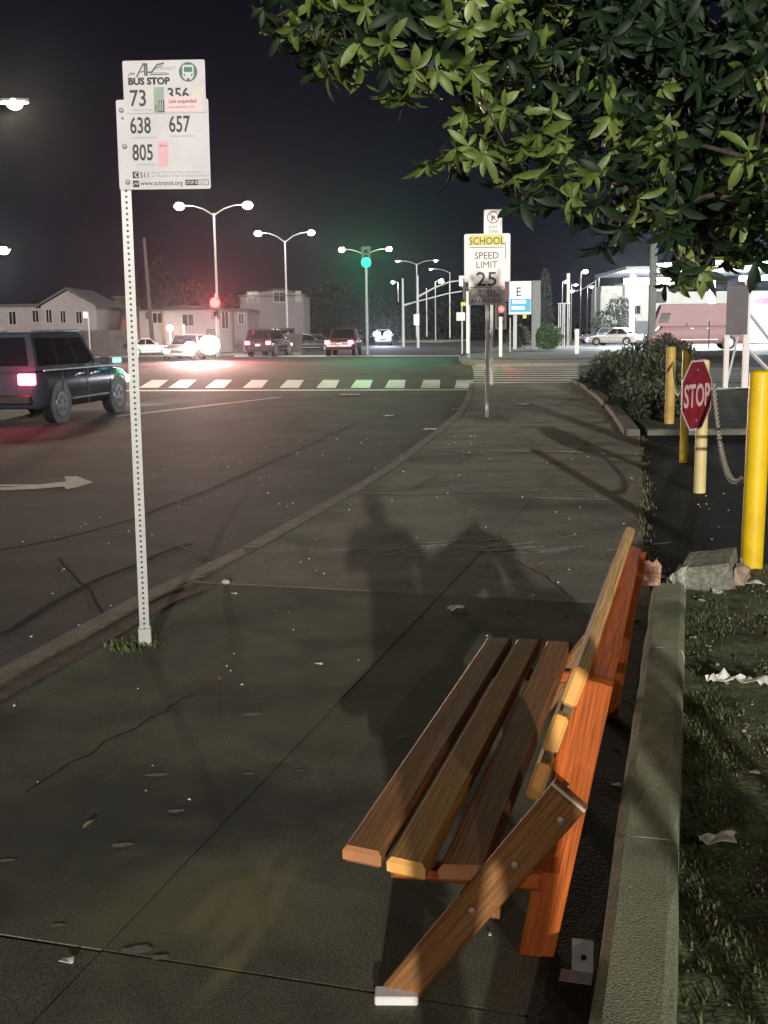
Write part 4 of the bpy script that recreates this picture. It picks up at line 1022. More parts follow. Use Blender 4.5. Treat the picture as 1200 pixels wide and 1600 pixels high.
# ================================================================ MAST ARMS, SIGNS, POSTS FAR AWAY
def mast(px, y0, y1, dy, arm, label, parts=None):
    tp = AT(px, y0, dy); b = Vector((tp.x, tp.y, ROADZ)); root = thing('mast_arm_pole', b, label, 'signal mast')
    t = MB(); t.tube([(0, 0, 0), (0, 0, tp.z-ROADZ)], [.16, .11], 10); t.build('pole', M['galvd'], root)
    if arm:
        P = [AT(a, c, dy)-b for a, c in arm]
        t = MB(); t.tube(P, [.11]+[.07]*(len(P)-1), 8); t.build('arm', M['galv'], root)
    return root
m1 = mast(629, 435, 525, 112, [(631, 477), (652, 471), (700, 458.5), (722, 455)], 'signal mast with a long arm, left of the double far lamp')
m2 = mast(652, 430, 525, 105, [(652, 464), (680, 449), (702, 440.5), (722, 438)], 'signal mast whose arm ends at the small white plate')
def plate_post(px, ytop, ybot, dy, pw, ptop, pbot, pmat, label, cat='road sign', postm=None, w=.09, pcx=None):
    b = AT(px, ybot, dy); b0 = Vector((b.x, b.y, b.z)); top = AT(px, ytop, dy).z-b.z
    root = thing('small_sign', b0, label, cat)
    t = MB(); t.box((0, 0, top/2), (w, w*.8, top)); t.build('post', postm or M['galvd'], root)
    if pw:
        z1 = AT(px, ptop, dy).z-b.z; z0 = AT(px, pbot, dy).z-b.z
        frontplate('plate', ((pcx or px)-px)*dy/F, (z0+z1)/2, pw, z1-z0, -w*.5-.02, .012, pmat, root, .03)
    return root
plate_post(722, 432, 450, 104, .55, 431, 447, M['white'], 'square white plate hanging at the end of the mast arm', w=.04)
plate_post(651, 491, 526, 100, .5, 491, 508, M['white'], 'white square sign low on the far lamp post')
plate_post(722, 472, 553, 56, .25, 472, 478, M['schooly'], 'thin post with a small yellow green tag left of the speed sign', w=.06, pcx=724)
plate_post(722.5, 487, 551, 54, .42, 488, 501, M['white'], 'small grey white plate on the post left of the speed sign', w=.05, pcx=720)
plate_post(731, 455, 552, 58, 0, 0, 0, None, 'white post under the small teal signal', 'post', M['white'], .16)
plate_post(782, 495, 557, 50, 0, 0, 0, None, 'thick white post under the small red signal', 'post', M['white'], .14)
plate_post(797, 497, 550, 55, .18, 492, 498, M['schooly'], 'thin dark post right of the white post', 'post', M['galvd'], .05, pcx=819)
plate_post(901, 514, 553, 62, 0, 0, 0, None, 'short thick white post in front of the grey hatchback', 'post', M['white'], .22)
plate_post(141, 488, 548, 72, .26, 487, 497, M['white'], 'thin signpost with a small white plate before the gabled house', 'road sign', M['galvd'], .06, pcx=137)
plate_post(667, 450, 526, 120, 0, 0, 0, None, 'thin grey pole right of the white square sign', 'post', M['galvd'], .1)
plate_post(703, 440, 528, 118, 0, 0, 0, None, 'thin grey pole nearest the left side of the speed sign', 'post', M['galvd'], .1)
plate_post(1018, 380, 525, 74, 0, 0, 0, None, 'broad grey pole rising behind the tree leaves left of the pink van', 'pole', mat('grey_green_pole', (.11, .12, .11), .6, var=.2), .42)
plate_post(1107, 499, 545, 66, .3, 499, 501, M['galvd'], 'thin dark post in front of the pink van', 'post', M['dark'], .06)

# lit billboard
bd = 84; bb = G(812, 544); bb = Vector((AT(812, 540, bd).x, bd, 0))
bl = thing('lit_sign', bb, 'brightly lit white and blue boxed sign right of the speed limit sign', 'lit sign')
zA, zB = AT(812, 441, bd).z, AT(812, 490, bd).z; wbb = 31*bd/F
t = MB(); t.box((0, 0, (zA+zB)/2), (wbb+.16, .5, zA-zB+.16)); t.build('cabinet', M['galvd'], bl)
t = MB(); t.box((0, -.26, (zA+zB)/2), (wbb, .02, zA-zB)); bf = t.build('face', glow('sign_face_white', (.90, .97, 1), 3.0), bl)
t = MB(); t.box((0, -.275, zB+(zA-zB)*.26), (wbb, .008, (zA-zB)*.44)); t.build('blue_band', glow('sign_face_blue', (.10, .55, .80), 1.0), bl)
def BT(b, x, zf, size, m, bold=.01, sx=1): textmesh(b, size, m, bl, x, zB+(zA-zB)*zf, -.285, bold, sx)
BT('E', -.36, .55, .95, M['black'], .03, .9)
BT('FOOD', -.6, .32, .36, glow('sign_letters', (1, 1, 1), 1.6), .02); BT('OPEN 24', -.66, .13, .34, glow('sign_letters', (1, 1, 1), 1.6), .02, .75)
t = MB(); t.box((wbb/2+.45, 0, (zA+.1)/2), (.62, .4, zA+.1)); t.build('side_pillar', mat('grey_pillar', (.22, .24, .25), .6, var=.1), bl)
t = MB(); t.box((-.35, .1, zB/2), (.25, .25, zB)); t.build('post', M['galvd'], bl)
s2 = thing('panel_sign', Vector((AT(837, 540, 90).x, 90, 0)), 'grey unlit panel sign just right of the lit sign', 'sign')
zA2, zB2 = AT(837, 459, 90).z, AT(837, 491, 90).z
t = MB(); t.box((0, 0, (zA2+zB2)/2), (.75, .12, zA2-zB2)); t.build('panel', mat('blue_grey_panel', (.15, .19, .22), .5, var=.2), s2)
for k_ in range(3):
    t = MB(); t.box((0, -.08, zA2-.3-k_*.5), (.5, .02, .2)); t.build('print_block', M['white'], s2)
t = MB(); t.box((0, 0, zB2/2), (.12, .12, zB2)); t.build('post', M['galvd'], s2)

# pipe cage
cg = thing('pipe_cage', Vector((AT(881, 533, 86).x, 86, 0)), 'cage of thin white vertical pipes beside the round bush', 'pipe frame')
hc = AT(881, 474, 86).z
for k_ in range(6):
    t = MB(); t.tube([(-.42+k_*.17, (k_ % 2)*.3, 0), (-.42+k_*.17, (k_ % 2)*.3, hc)], .03, 6); t.build('pipe', M['white'], cg)
t = MB(); t.box((0, .1, hc), (.95, .35, .06)); t.build('top_frame', M['white'], cg)
t = MB(); t.box((.28, -.05, hc+1.1), (.22, .2, 2.3)); t.build('meter_box', M['white'], cg)

# white braced sign frame at right
fr = thing('sign_frame', G(1163, 611), 'white braced timber frame carrying a grey panel seen from behind at the right', 'sign frame')
dfr = fr.location.y; k_ = dfr/F
for px, yt in ((1163, 436), (1133, 522)):
    x_ = (px-1163)*k_; h_ = AT(px, yt, dfr).z
    t = MB(); t.box((x_, 0, h_/2), (.13 if px == 1163 else .10, .09, h_)); t.build('post', M['white'], fr)
hA, hB = AT(1146, 446, dfr).z, AT(1146, 523, dfr).z
t = MB(); t.box((-17*k_, -.06, (hA+hB)/2), (33*k_, .03, hA-hB)); t.build('panel', mat('mauve_grey_panel', (.10, .085, .10), .6, var=.15, scale=2), fr)
def brace(p0, p1, w=.09):
    a = AT(*p0, dfr)-fr.location; b = AT(*p1, dfr+.3)-fr.location
    t = MB(); t.tube([a, b], w/2, 4, smooth=False); t.build('brace', M['white'], fr)
brace((1168, 486), (1225, 560)); brace((1168, 545), (1222, 600)); brace((1158, 505), (1136, 598), .05)
t = MB(); t.box((.6, -.02, .03), (3.4, .14, .1)); t.build('sill', M['white'], fr)

# ================================================================ HOUSES
def wall_box(mbx, x0, x1, y0, y1, z0, z1): mbx.box(((x0+x1)/2, (y0+y1)/2, (z0+z1)/2), (x1-x0, y1-y0, z1-z0))
M['trim'] = mat('house_trim', (.26, .23, .23), .8, var=.1)
def window(par, x, z, w, h, y, lit=None, frame=M['trim']):
    t = MB(); t.box((0, 0, 0), (w+.16, .06, h+.16)); f = t.build('window', frame, par); f.location = (x, y, z)
    t = MB(); t.box((0, -.035, 0), (w, .03, h)); p = t.build('pane', lit or M['glass'], f)
    t = MB(); t.box((0, -.06, 0), (.05, .02, h)); t.build('mullion', frame, f)
    return f
def house(name, pxl, pxr, ybase, dy, wall_top, ridge, wm, rm, label, kind='gable', depth=8, wins=(), door=None):
    L_ = AT(pxl, 520, dy).x; R_ = AT(pxr, 520, dy).x; zt = AT((pxl+pxr)/2, wall_top, dy).z; zr = AT((pxl+pxr)/2, ridge, dy).z
    b = Vector(((L_+R_)/2, dy, ROADZ)); root = thing(name, b, label, 'house'); w = (R_-L_); zt -= ROADZ; zr -= ROADZ
    t = MB()
    if kind == 'gable':
        t.prism([(-w/2, 0), (w/2, 0), (w/2, zt), (0, zr), (-w/2, zt)], 0, depth); t.v = [Vector((v.x, v.z, v.y)) for v in t.v]
        t.build('wall', wm, root)
        r = MB()
        for s in (-1, 1):
            r.add([(s*(w/2+.35), -.35, zt-.12), (0, -.35, zr+.08), (0, depth+.3, zr+.08), (s*(w/2+.35), depth+.3, zt-.12), (s*(w/2+.35), -.35, zt+.03), (0, -.35, zr+.25), (0, depth+.3, zr+.25), (s*(w/2+.35), depth+.3, zt+.03)],
                  [(0, 1, 2, 3), (4, 7, 6, 5), (0, 4, 5, 1), (1, 5, 6, 2), (2, 6, 7, 3), (3, 7, 4, 0)])
        r.build('roof', rm, root)
    else:
        t.box((0, depth/2, zt/2), (w, depth, zt)); t.build('wall', wm, root)
        r = MB(); o_ = .4
        if kind == 'hip':
            r.add([(-w/2-o_, -o_, zt), (w/2+o_, -o_, zt), (w/2+o_, depth+o_, zt), (-w/2-o_, depth+o_, zt), (-w/2+depth*.4, depth/2, zr), (w/2-depth*.4, depth/2, zr)], [(0, 1, 5, 4), (1, 2, 5), (2, 3, 4, 5), (3, 0, 4), (0, 3, 2, 1)])
        else:
            r.box((0, depth/2, zt+.12), (w+.3, depth+.3, .24))
        r.build('roof', rm, root)
    for (px, py, ww, hh, lit) in wins:
        p = AT(px, py, dy); window(root, p.x-b.x, p.z-ROADZ, ww, hh, -.04, lit)
    if door:
        px, ww, hh = door; x_ = AT(px, 520, dy).x-b.x
        t = MB(); t.box((x_, -.04, hh/2), (ww, .08, hh)); d = t.build('door', mat('dark_door', (.05, .035, .03), .5, var=.1), root)
        t = MB(); t.ball((x_+ww*.35, -.11, hh*.45), .05, 8); t.build('handle', M['galv'], d)
    return root
stucco = mat('pale_stucco', (.21, .18, .18), .9, var=.1, scale=.6, space='World'); stucco2 = mat('grey_stucco', (.13, .115, .12), .9, var=.12, scale=.6, space='World')
brn = mat('red_brown_siding', (.13, .055, .04), .9, var=.2, scale=.7, space='World'); shing = mat('dark_shingle', (.05, .045, .047), .9, var=.25, scale=1.5, space='World'); shing2 = mat('brown_shingle', (.10, .065, .05), .9, var=.25, scale=1.5, space='World')
h1 = house('house', 66, 152, 530, 88, 478, 454, stucco, shing, 'pale gabled house at the left with four narrow windows', 'gable', 8, ((77, 494, .4, 1.0, None), (99, 495, .35, .9, None), (124, 496, .4, .9, None)))
h0 = house('house', -60, 66, 530, 90, 480, 472, stucco, shing, 'long low pale wing left of the gabled house', 'flat', 8, ((56, 494, .45, .9, None), (20, 497, .5, 1.0, None)))
h2 = house('house', 118, 222, 530, 96, 497, 460, brn, shing2, 'house with a broad red brown roof behind the bus post', 'hip', 9, ((156, 500, .6, .7, glow('dim_window', (.8, .7, .6), .25)),))
h3 = house('house', 219, 340, 530, 92, 484, 474, stucco, shing, 'single storey pale house with a lit porch arch', 'hip', 8, ((246, 497, .7, .8, None), (294, 500, .9, .9, None)), (330, .8, 2.0))
# porch
p = AT(267, 490, 92); x_ = p.x-h3.location.x
t = MB(); t.box((x_, -.5, 1.2), (.16, .16, 2.4)); t.build('porch_post', M['white'], h3)
t = MB(); t.box((x_+1.1, -.5, 1.2), (.16, .16, 2.4)); t.build('porch_post', M['white'], h3)
t = MB(); t.ball((x_-.05, -.5, 2.1), (.28, .2, .28), 12); t.build('porch_light', glow('porch_glow', (1, .75, .55), 8), h3)
lamp('porch_lamp', (x_, -1.4, 1.9), 120, (1, .7, .5), .3, h3)
h4 = house('house', 340, 388, 530, 92, 487, 486, stucco2, shing, 'flat fronted grey building right of the red signal', 'flat', 8, ((352, 500, .5, 1.4, None), (377, 498, .35, .8, None)))
h5 = house('house', 376, 475, 530, 100, 462, 448, stucco2, shing, 'two storey grey house with square white framed windows', 'hip', 9, ((395, 464, .9, .8, None), (437, 464, 1.0, .8, None), (466, 463, .35, .8, glow('dim_window', (.8, .7, .6), .25))))
t = MB(); x5 = AT(400, 500, 100).x-h5.location.x; t.box((x5+1.2, -.8, 1.9), (4.4, 1.8, .2)); t.build('porch_roof', shing, h5)
# fences in front of the houses
def fence_run(p0, p1, h, label, m):
    a = Vector((p0.x, p0.y, ROADZ)); b = Vector((p1.x, p1.y, ROADZ)); root = thing('fence', a, label, 'fence', math.atan2(b.y-a.y, b.x-a.x)); L = (b-a).length
    n = int(L/.55)
    bd_ = MB(); bd_.box((0, 0, h/2), (.53, .03, h)); me_ = bd_.mesh('board', m)
    for i in range(n):
        o = link('board', me_, root); o.location = (.275+i*.55, random.uniform(-.01, .01), random.uniform(-.03, .0))
    t = MB(); t.box((L/2, -.03, h*.8), (L, .05, .09)); t.build('rail', m, root)
    return root
fdark = mat('dark_fence_board', (.065, .05, .052), .8, var=.3, scale=1.2, space='World')
fence_run(AT(90, 540, 85), AT(219, 540, 85), 2.0, 'dark board fence right of the gabled house', fdark)
fence_run(AT(-70, 540, 84), AT(66, 540, 84), 1.9, 'dark board fence at the far left before the long wing', fdark)
t = MB(); p = AT(78, 530, 84.5); t.box((0, 0, .95), (1.05, .3, 1.9)); t.box((0, 0, 1.95), (1.15, .4, .1)); tag(t.build('garden_wall', stucco2, loc=(p.x, p.y, ROADZ)), 'short pale wall section between the two dark fences', 'wall')
fence_run(AT(380, 540, 93), AT(475, 540, 93), 1.5, 'dark low fence before the two storey house', fdark)
p = AT(160, 535, 81); q = AT(-120, 540, 80)
kerb('far_kerb', [Vector((q.x, 79)), Vector((AT(470, 540, 82).x, 82))], .5, -.2, .0, mat('far_kerb_paving', (.20, .18, .17), .85, var=.2, scale=.5, space='World'), 6, 1)
slabpoly('far_verge', [(q.x, 79.6), (AT(470, 540, 82).x, 82.6), (AT(480, 540, 100).x, 110), (q.x-20, 110)], -.2, -.02, mat('far_verge_dirt', (.06, .048, .045), .95, var=.3, scale=.5, space='World'))

# ================================================================ STATION AND BUILDINGS AT RIGHT
bp = AT(980, 520, 135)
bw = thing('building', Vector((bp.x, 135, 0)), 'pale stepped commercial building behind the pink van', 'building')
grn = mat('pale_green_stucco', (.55, .57, .53), .85, var=.1, scale=.5, space='World')
def bx(px0, px1, ytop, dd=0, name='wall', m=grn, ybot=None, dep=6):
    x0 = AT(px0, 500, 135).x-bp.x; x1 = AT(px1, 500, 135).x-bp.x; h = AT(px0, ytop, 135).z; zb = AT(px0, ybot, 135).z if ybot else 0
    t = MB(); t.box(((x0+x1)/2, dd+dep/2, (h+zb)/2), (x1-x0, dep, h-zb)); return t.build(name, m, bw)
bx(944, 980, 446, 2); bx(938, 956, 457, 0); bx(978, 1050, 441, 1); bx(1050, 1300, 455, 3)
window(bw, AT(997, 484, 135).x-bp.x, AT(997, 484, 135).z, .9, .9, .96, M['glass'])
bx(1024, 1040, 455, .8, 'dark_opening', M['dark'], 473, .1); bx(952, 968, 452, 1.8, 'vent_panel', M['galvd'], 460, .1)
# bright canopy with strip lights
cpd = 95; cpx = AT(1100, 500, cpd).x
can = thing('canopy', Vector((cpx, cpd, 0)), 'brightly lit flat canopy over the forecourt at the right', 'canopy')
def lightbar(px0, px1, py, dyo, hpx=6, em=26, tp='light_bar', col=(.92, .97, 1)):
    a = AT(px0, py, cpd+dyo); b = AT(px1, py, cpd+dyo); t = MB(); t.box(((a.x+b.x)/2-cpx, dyo, a.z), (b.x-a.x, .6, hpx*cpd/F)); t.build(tp, glow('canopy_white%g' % em, col, em), can)
zc = AT(1100, 425, cpd).z
t = MB(); t.box((1.5, 8, zc+.45), (16, 14, .28)); t.build('roof', mat('canopy_roof', (.3, .3, .32), .6, var=.1), can)
for x_ in (-5.5, 1.5, 8.4):
    t = MB(); t.box((x_, 3, zc/2), (.4, .4, zc)); t.build('column', M['white'], can)
for a in ((976, 1014, 440, 1, 9), (1023, 1052, 439, 1, 9), (1024, 1052, 415, 6, 6), (1066, 1098, 413, 4, 8), (1120, 1150, 411, 3, 7), (1183, 1215, 409, 2, 7), (1157, 1185, 435, 0, 7), (1192, 1220, 434, 0, 7), (1078, 1092, 396, 6, 5)):
    lightbar(*a)
for px, py in ((1000, 440), (1085, 420), (1180, 430)):
    p = AT(px, py, cpd); lamp('canopy_light', (p.x-cpx, 1, p.z-.9), 10000, (.86, .94, 1), .6, can)
bfx = AT(1188, 500, 100)
kio = thing('kiosk', Vector((bfx.x+1.5, 100, 0)), 'glowing white shopfront at the right edge behind the sign frame', 'shop')
t = MB(); t.box((0, 1.5, 2.2), (4.5, 3, 4.4)); t.build('wall', M['white'], kio)
t = MB(); t.box((-.6, -.05, 1.9), (2.8, .1, 2.6)); t.build('lit_window', glow('shop_glow', (.80, .93, 1), 2.2), kio)
t = MB(); t.box((-.6, -.15, 3.7), (3.2, .25, .5)); t.build('fascia', mat('maroon_fascia', (.14, .03, .05), .5, var=.1), kio)

# ================================================================ VEHICLES
def vehicle(name, label, cat, loc, heading, L, W, H, paint, style='suv', lights='rear', group=None, power=0):
    """vehicle space: +Y is forward, X across; origin on the ground at its middle"""
    root = thing(name, loc, label, cat, heading, group)
    hl = L/2; hw = W/2
    P = {'suv': dict(belt=.60, hood=.60, gh0=.985, ghf=.28, rf0=.90, rf1=.04, low=.17),
         'pickup': dict(belt=.58, hood=.58, gh0=.28, ghf=.34, rf0=.12, rf1=.10, low=.22),
         'hatch': dict(belt=.58, hood=.56, gh0=.97, ghf=.24, rf0=.80, rf1=-.02, low=.14),
         'sedan': dict(belt=.60, hood=.57, gh0=.72, ghf=.30, rf0=.38, rf1=-.02, low=.14),
         'van': dict(belt=.52, hood=.42, gh0=.995, ghf=.90, rf0=.985, rf1=.74, low=.12)}[style]
    def ring(y, z0, z1, w, topw=None):
        tw = topw or w; m_ = (z0+z1)/2
        return [(-w*.90, y, z0), (-w, y, z0+(z1-z0)*.18), (-w, y, m_+(z1-z0)*.1), (-w*.97, y, z1-(z1-z0)*.10), (-tw*.90, y, z1), (tw*.90, y, z1), (w*.97, y, z1-(z1-z0)*.10), (w, y, m_+(z1-z0)*.1), (w, y, z0+(z1-z0)*.18), (w*.90, y, z0)]
    zl = H*P['low']; zb = H*P['belt']; zh = H*P['hood']
    st = [(-hl, zl*1.5, zb*.90, hw*.86), (-hl+.06, zl*1.2, zb*.98, hw*.95), (-hl*.8, zl, zb, hw), (0, zl, zb*1.0, hw), (hl*(.35 if style != 'van' else .7), zl, zb*.99, hw), (hl*(.5 if style != 'van' else .82), zl, zh*.985, hw), (hl*(.85 if style != 'van' else .92), zl*1.1, zh*.90, hw*.96), (hl*.97, zl*1.3, zh*.78, hw*.88), (hl, zl*1.6, zh*.66, hw*.80)]
    t = MB(); t.loft([ring(*s) for s in st]); t.build('body', paint, root)
    # greenhouse: painted pillars and roof with glass panes set on it
    gy0 = -hl*P['gh0']; gy1 = hl*P['ghf'] if style != 'pickup' else hl*.34
    ry0 = -hl*P['rf0']; ry1 = hl*P['rf1']
    if style == 'pickup': gy0 = -hl*.28; ry0 = -hl*.20; gy1 = hl*.36; ry1 = hl*.12
    gw = hw*.95; rw = hw*.78; zr = H-.03
    base = [(-gw, gy0, zb-.02), (gw, gy0, zb-.02), (gw, gy1, zb-.02), (-gw, gy1, zb-.02)]
    mid = [(-(gw*.35+rw*.65), gy0*.35+ry0*.65, zb*.35+zr*.65), (gw*.35+rw*.65, gy0*.35+ry0*.65, zb*.35+zr*.65), (gw*.35+rw*.65, gy1*.35+ry1*.65, zb*.35+zr*.65), (-(gw*.35+rw*.65), gy1*.35+ry1*.65, zb*.35+zr*.65)]
    top = [(-rw, ry0, zr), (rw, ry0, zr), (rw, ry1, zr), (-rw, ry1, zr)]
    cap = [(-rw*.9, ry0+.06, H), (rw*.9, ry0+.06, H), (rw*.9, ry1-.06, H), (-rw*.9, ry1-.06, H)]
    t = MB(); t.loft([base, mid, top, cap], smooth=False); t.build('cabin', paint, root)
    def bil(q, u, v): return (q[0]*(1-u)+q[1]*u)*(1-v)+(q[3]*(1-u)+q[2]*u)*v
    def pane(name, q, u0, u1, v0, v1, off):
        q = [Vector(a) for a in q]; n = (q[1]-q[0]).cross(q[3]-q[0]).normalized()
        c_ = sum(q, Vector())/4
        if n.dot(c_-Vector((0, c_.y*.3, c_.z))) < 0: n = -n
        pts = [bil(q, *uv)+n*off for uv in ((u0, v0), (u1, v0), (u1, v1), (u0, v1))]; pts2 = [p_-n*(off+.005) for p_ in pts]
        t = MB(); t.add(pts+pts2, [(0, 1, 2, 3), (0, 4, 5, 1), (1, 5, 6, 2), (2, 6, 7, 3), (3, 7, 4, 0)]); t.build(name, M['glass'], root)
    B_, T_ = [Vector(a) for a in base], [Vector(a) for a in top]
    pane('rear_window', [B_[0], B_[1], T_[1], T_[0]], .07, .93, .14, .90, .012)
    pane('windscreen', [B_[3], B_[2], T_[2], T_[3]], .06, .94, .12, .92, .012)
    ns = 3 if style == 'suv' else (2 if style != 'van' else 0)
    for s in (0, 1):
        q = [B_[1], B_[2], T_[2], T_[1]] if s else [B_[0], B_[3], T_[3], T_[0]]
        for k in range(ns): pane('side_window', q, .05+k*.92/ns, .05+(k+1)*.92/ns-.03, .13, .88, .012)
        if style == 'van': pane('side_window', q, .86, .97, .15, .62, .012)
    # wheels
    wr = H*.215 if style != 'van' else H*.135
    for s in (-1, 1):
        for wy in (-hl*.60, hl*.62):
            t = MB(); t.tube([(s*(hw-.235), wy, wr), (s*(hw-.03), wy, wr), (s*(hw+.0), wy, wr)], [wr, wr, wr*.93], 22); w_ = t.build('wheel', M['rubber'], root)
            t = MB(); t.disc((s*(hw+.001), wy, wr), wr*.64, (s, 0, 0), .012, 20); rim = t.build('rim', M['chrome'], w_)
            for k in range(5 if W > 1.9 else 0):
                t = MB(); a = k*2*math.pi/5+.3; t.box((s*(hw+.014), wy+math.cos(a)*wr*.36, wr+math.sin(a)*wr*.36), (.012, wr*.22, wr*.22), None)
                t.build('rim_gap', M['dark'], w_)
            t = MB(); t.tube([(s*(hw-.03), wy, wr*1.02), (s*(hw+.004), wy, wr*1.02)], wr*1.16, 22, smooth=False); t.build('wheel_arch', M['dark'], root)
        t = MB(); t.box((s*(hw+.09), hl*.24, zb+.10), (.2, .1, .15), bev=.03); t.build('mirror', paint, root)
        for k in (-.18, .14):
            t = MB(); t.box((s*(hw+.008), hl*k, zb*.88), (.03, .2, .03)); t.build('door_handle', M['chrome'], root)
        if style in ('suv', 'hatch', 'sedan', 'van'):
            t = MB(); t.box((s*(hw+.006), 0, zl+H*.09), (.02, L*.38, .03)); t.build('side_trim', M['chrome'], root)
    on = lights
    zt_ = zb*.84
    for s in (-1, 1):
        t = MB(); t.box((s*hw*.78, -hl-.005, zt_), (hw*.34, .08, H*.12), bev=.02)
        t.build('tail_light', glow('tail_red', (1, .05, .09), 40) if on == 'rear' else mat('tail_off', (.2, .01, .01), .3, var=0), root)
        t = MB(); t.box((s*hw*.72, hl-.03, zh*.68), (hw*.36, .10, H*.09), bev=.02)
        t.build('headlight', glow('headlight_white', (1, .93, .86), 220) if on == 'front' else (glow('headlight_dim', (1, .95, .9), 12) if on == 'rear' else M['chrome']), root)
    t = MB(); t.box((0, -hl-.01, zl*1.7), (W*.86, .14, H*.10), bev=.03); t.build('rear_bumper', M['dark'] if style != 'pickup' else M['chrome'], root)
    t = MB(); t.box((0, -hl-.035, zt_-.14), (.36, .02, .16)); t.build('number_plate', M['white'], root)
    t = MB(); t.box((0, hl-.02, zh*.62), (W*.42, .06, H*.11), bev=.01); t.build('grille', M['dark'], root)
    if style == 'pickup':
        t = MB(); t.box((0, -hl*.62, zb*.985), (W*.80, L*.30, .04)); t.build('bed', M['dark'], root)
        t = MB(); t.box((0, -hl-.012, zb*.80), (W*.62, .02, .05)); t.build('tailgate_trim', M['chrome'], root)
    return root
def paintm(n, c, r=.25): return mat(n, c, r, var=0, spec=.6)
# near SUV passing at left
SEAM = 1
sv = vehicle('suv', 'dark SUV driving past at the left edge with a red tail light', 'car', Vector((-6.75, 22.2, ROADZ)), R(-9), 4.5, 1.92, 1.69, paintm('suv_black', (.038, .045, .065), .2), 'suv', 'rear')
lamp('tail_glow', (.75, -2.5, .95), 26, (1, .05, .12), .15, sv)
t = MB(); t.box((1.02, 1.25, 1.10), (.05, .34, .09), bev=.01); t.build('cyan_glint', glow('cyan_reflection', (.05, .75, 1), 14), sv, label='cyan lit reflection by the mirror')  # glowing block stands in for a reflection on the SUV's side
for s in (-1, 1):
    for y_ in (-1.25, -.12, 1.02):
        t = MB(); t.box((s*.968, y_, .66), (.012, .012, .72)); t.build('door_seam', M['dark'], sv)
    t = MB(); t.box((s*.962, -.2, 1.0), (.02, 3.6, .025)); t.build('belt_trim', M['chrome'], sv)
for s in (-1, 1):
    t = MB(); t.tube([(s*.72, -1.9, 1.70), (s*.74, .05, 1.72)], .022, 6); t.build('roof_rail', M['chrome'], sv)
lamp('headlamp_beam', (.6, 2.45, .7), 500, (.85, .95, 1), .1, sv, 'SPOT', (0, 1, -.10), 70)
vehicle('suv', 'dark SUV with red tail lights waiting left of the pickup', 'car', Vector((-7.9, 78.5, ROADZ)), R(-14), 4.7, 1.95, 1.85, paintm('suv_grey', (.03, .022, .024)), 'suv', 'rear', 'cars seen from behind at the crossing')
pk = vehicle('pickup_truck', 'red pickup truck with glowing tail lights under the green signal', 'pickup', Vector((-2.55, 76.6, ROADZ)), R(-6), 5.3, 2.0, 1.88, paintm('pickup_red', (.07, .012, .016)), 'pickup', 'rear', 'cars seen from behind at the crossing')
for (x_, y_) in ((-9.0, 75.2), (-7.6, 75.6), (-3.7, 73.2), (-2.2, 73.1)): lamp('tail_glow', (x_, y_, .85), 8, (1, .06, .10), .12)
oc = vehicle('oncoming_car', 'car at the left of the crossing hidden by its dazzling headlights', 'car', Vector((-12.2, 69.5, ROADZ)), R(180-4), 4.6, 1.9, 1.6, paintm('car_silver', (.3, .28, .28)), 'hatch', 'front')
for px, py, r_, e_ in ((297, 543, .38, 1), (327, 539, .62, 1)):
    p = AT(px, py, 66.6); t = MB(); t.ball((0, 0, 0), (r_, .12, r_*.9), 16)  # oversized ball, the headlight's bloom is built into its shape
    o = t.build('headlight', glow('headlight_blaze', (1, .80, .66), 90), oc, label='dazzling headlight'); o.matrix_parent_inverse = (Matrix.Translation(oc.location) @ Matrix.Rotation(oc.rotation_euler.z, 4, 'Z')).inverted(); o.location = p
    lamp('headlight_beam', p+Vector((0, -.5, 0)), 3500, (1, .74, .66), .25, None, 'SPOT', (.12, -1, -.035), 110, .8)
    lamp('high_beam', p+Vector((0, -.5, 0)), 11000, (1, .80, .72), .2, None, 'SPOT', (.18, -1, .03), 30, 1)
oc2 = vehicle('oncoming_car', 'far oncoming car with cool white headlights right of the pickup', 'car', Vector((.2, 128, ROADZ)), R(180), 4.8, 2.0, 1.8, paintm('car_pale', (.35, .35, .37)), 'suv', 'none', None)
for px in (589, 606):
    p = AT(px, 522, 125); t = MB(); t.ball((0, 0, 0), (.4, .15, .3), 14); o = t.build('headlight', glow('headlight_blue', (.75, .82, 1), 40), oc2); o.matrix_parent_inverse = (Matrix.Translation(oc2.location) @ Matrix.Rotation(oc2.rotation_euler.z, 4, 'Z')).inverted(); o.location = p
    lamp('headlight_beam', p+Vector((0, -.5, 0)), 5000, (.75, .82, 1), .25, None, 'SPOT', (.0, -1, -.01), 40, 1)
p = AT(242, 530, 87.5)
vehicle('parked_car', 'white parked car in front of the lit porch house', 'car', Vector((p.x, 86, ROADZ)), R(-82), 3.6, 1.7, 1.35, paintm('car_white', (.62, .58, .56)), 'sedan', 'none')
p = G(936, 535.5)
vehicle('parked_car', 'dark grey hatchback parked beyond the round bush', 'car', Vector((p.x, p.y, 0)), R(90), 4.2, 1.8, 1.55, paintm('car_grey', (.045, .05, .055)), 'hatch', 'none')
p = G(1085, 545)
vn = vehicle('van', 'large pink tinted delivery van with a slanting nose at the right', 'van', Vector((p.x+.1, p.y, 0)), R(84), 6.6, 2.0, 3.0, paintm('van_pink', (.38, .21, .23), .55), 'van', 'none')
p = G(1003, 541)
rc = vehicle('car', 'pale car with red lights between the hatchback and the van', 'car', Vector((p.x-.5, p.y+8, 0)), R(60), 4.4, 1.8, 1.5, paintm('car_cream', (.45, .4, .38)), 'sedan', 'rear')
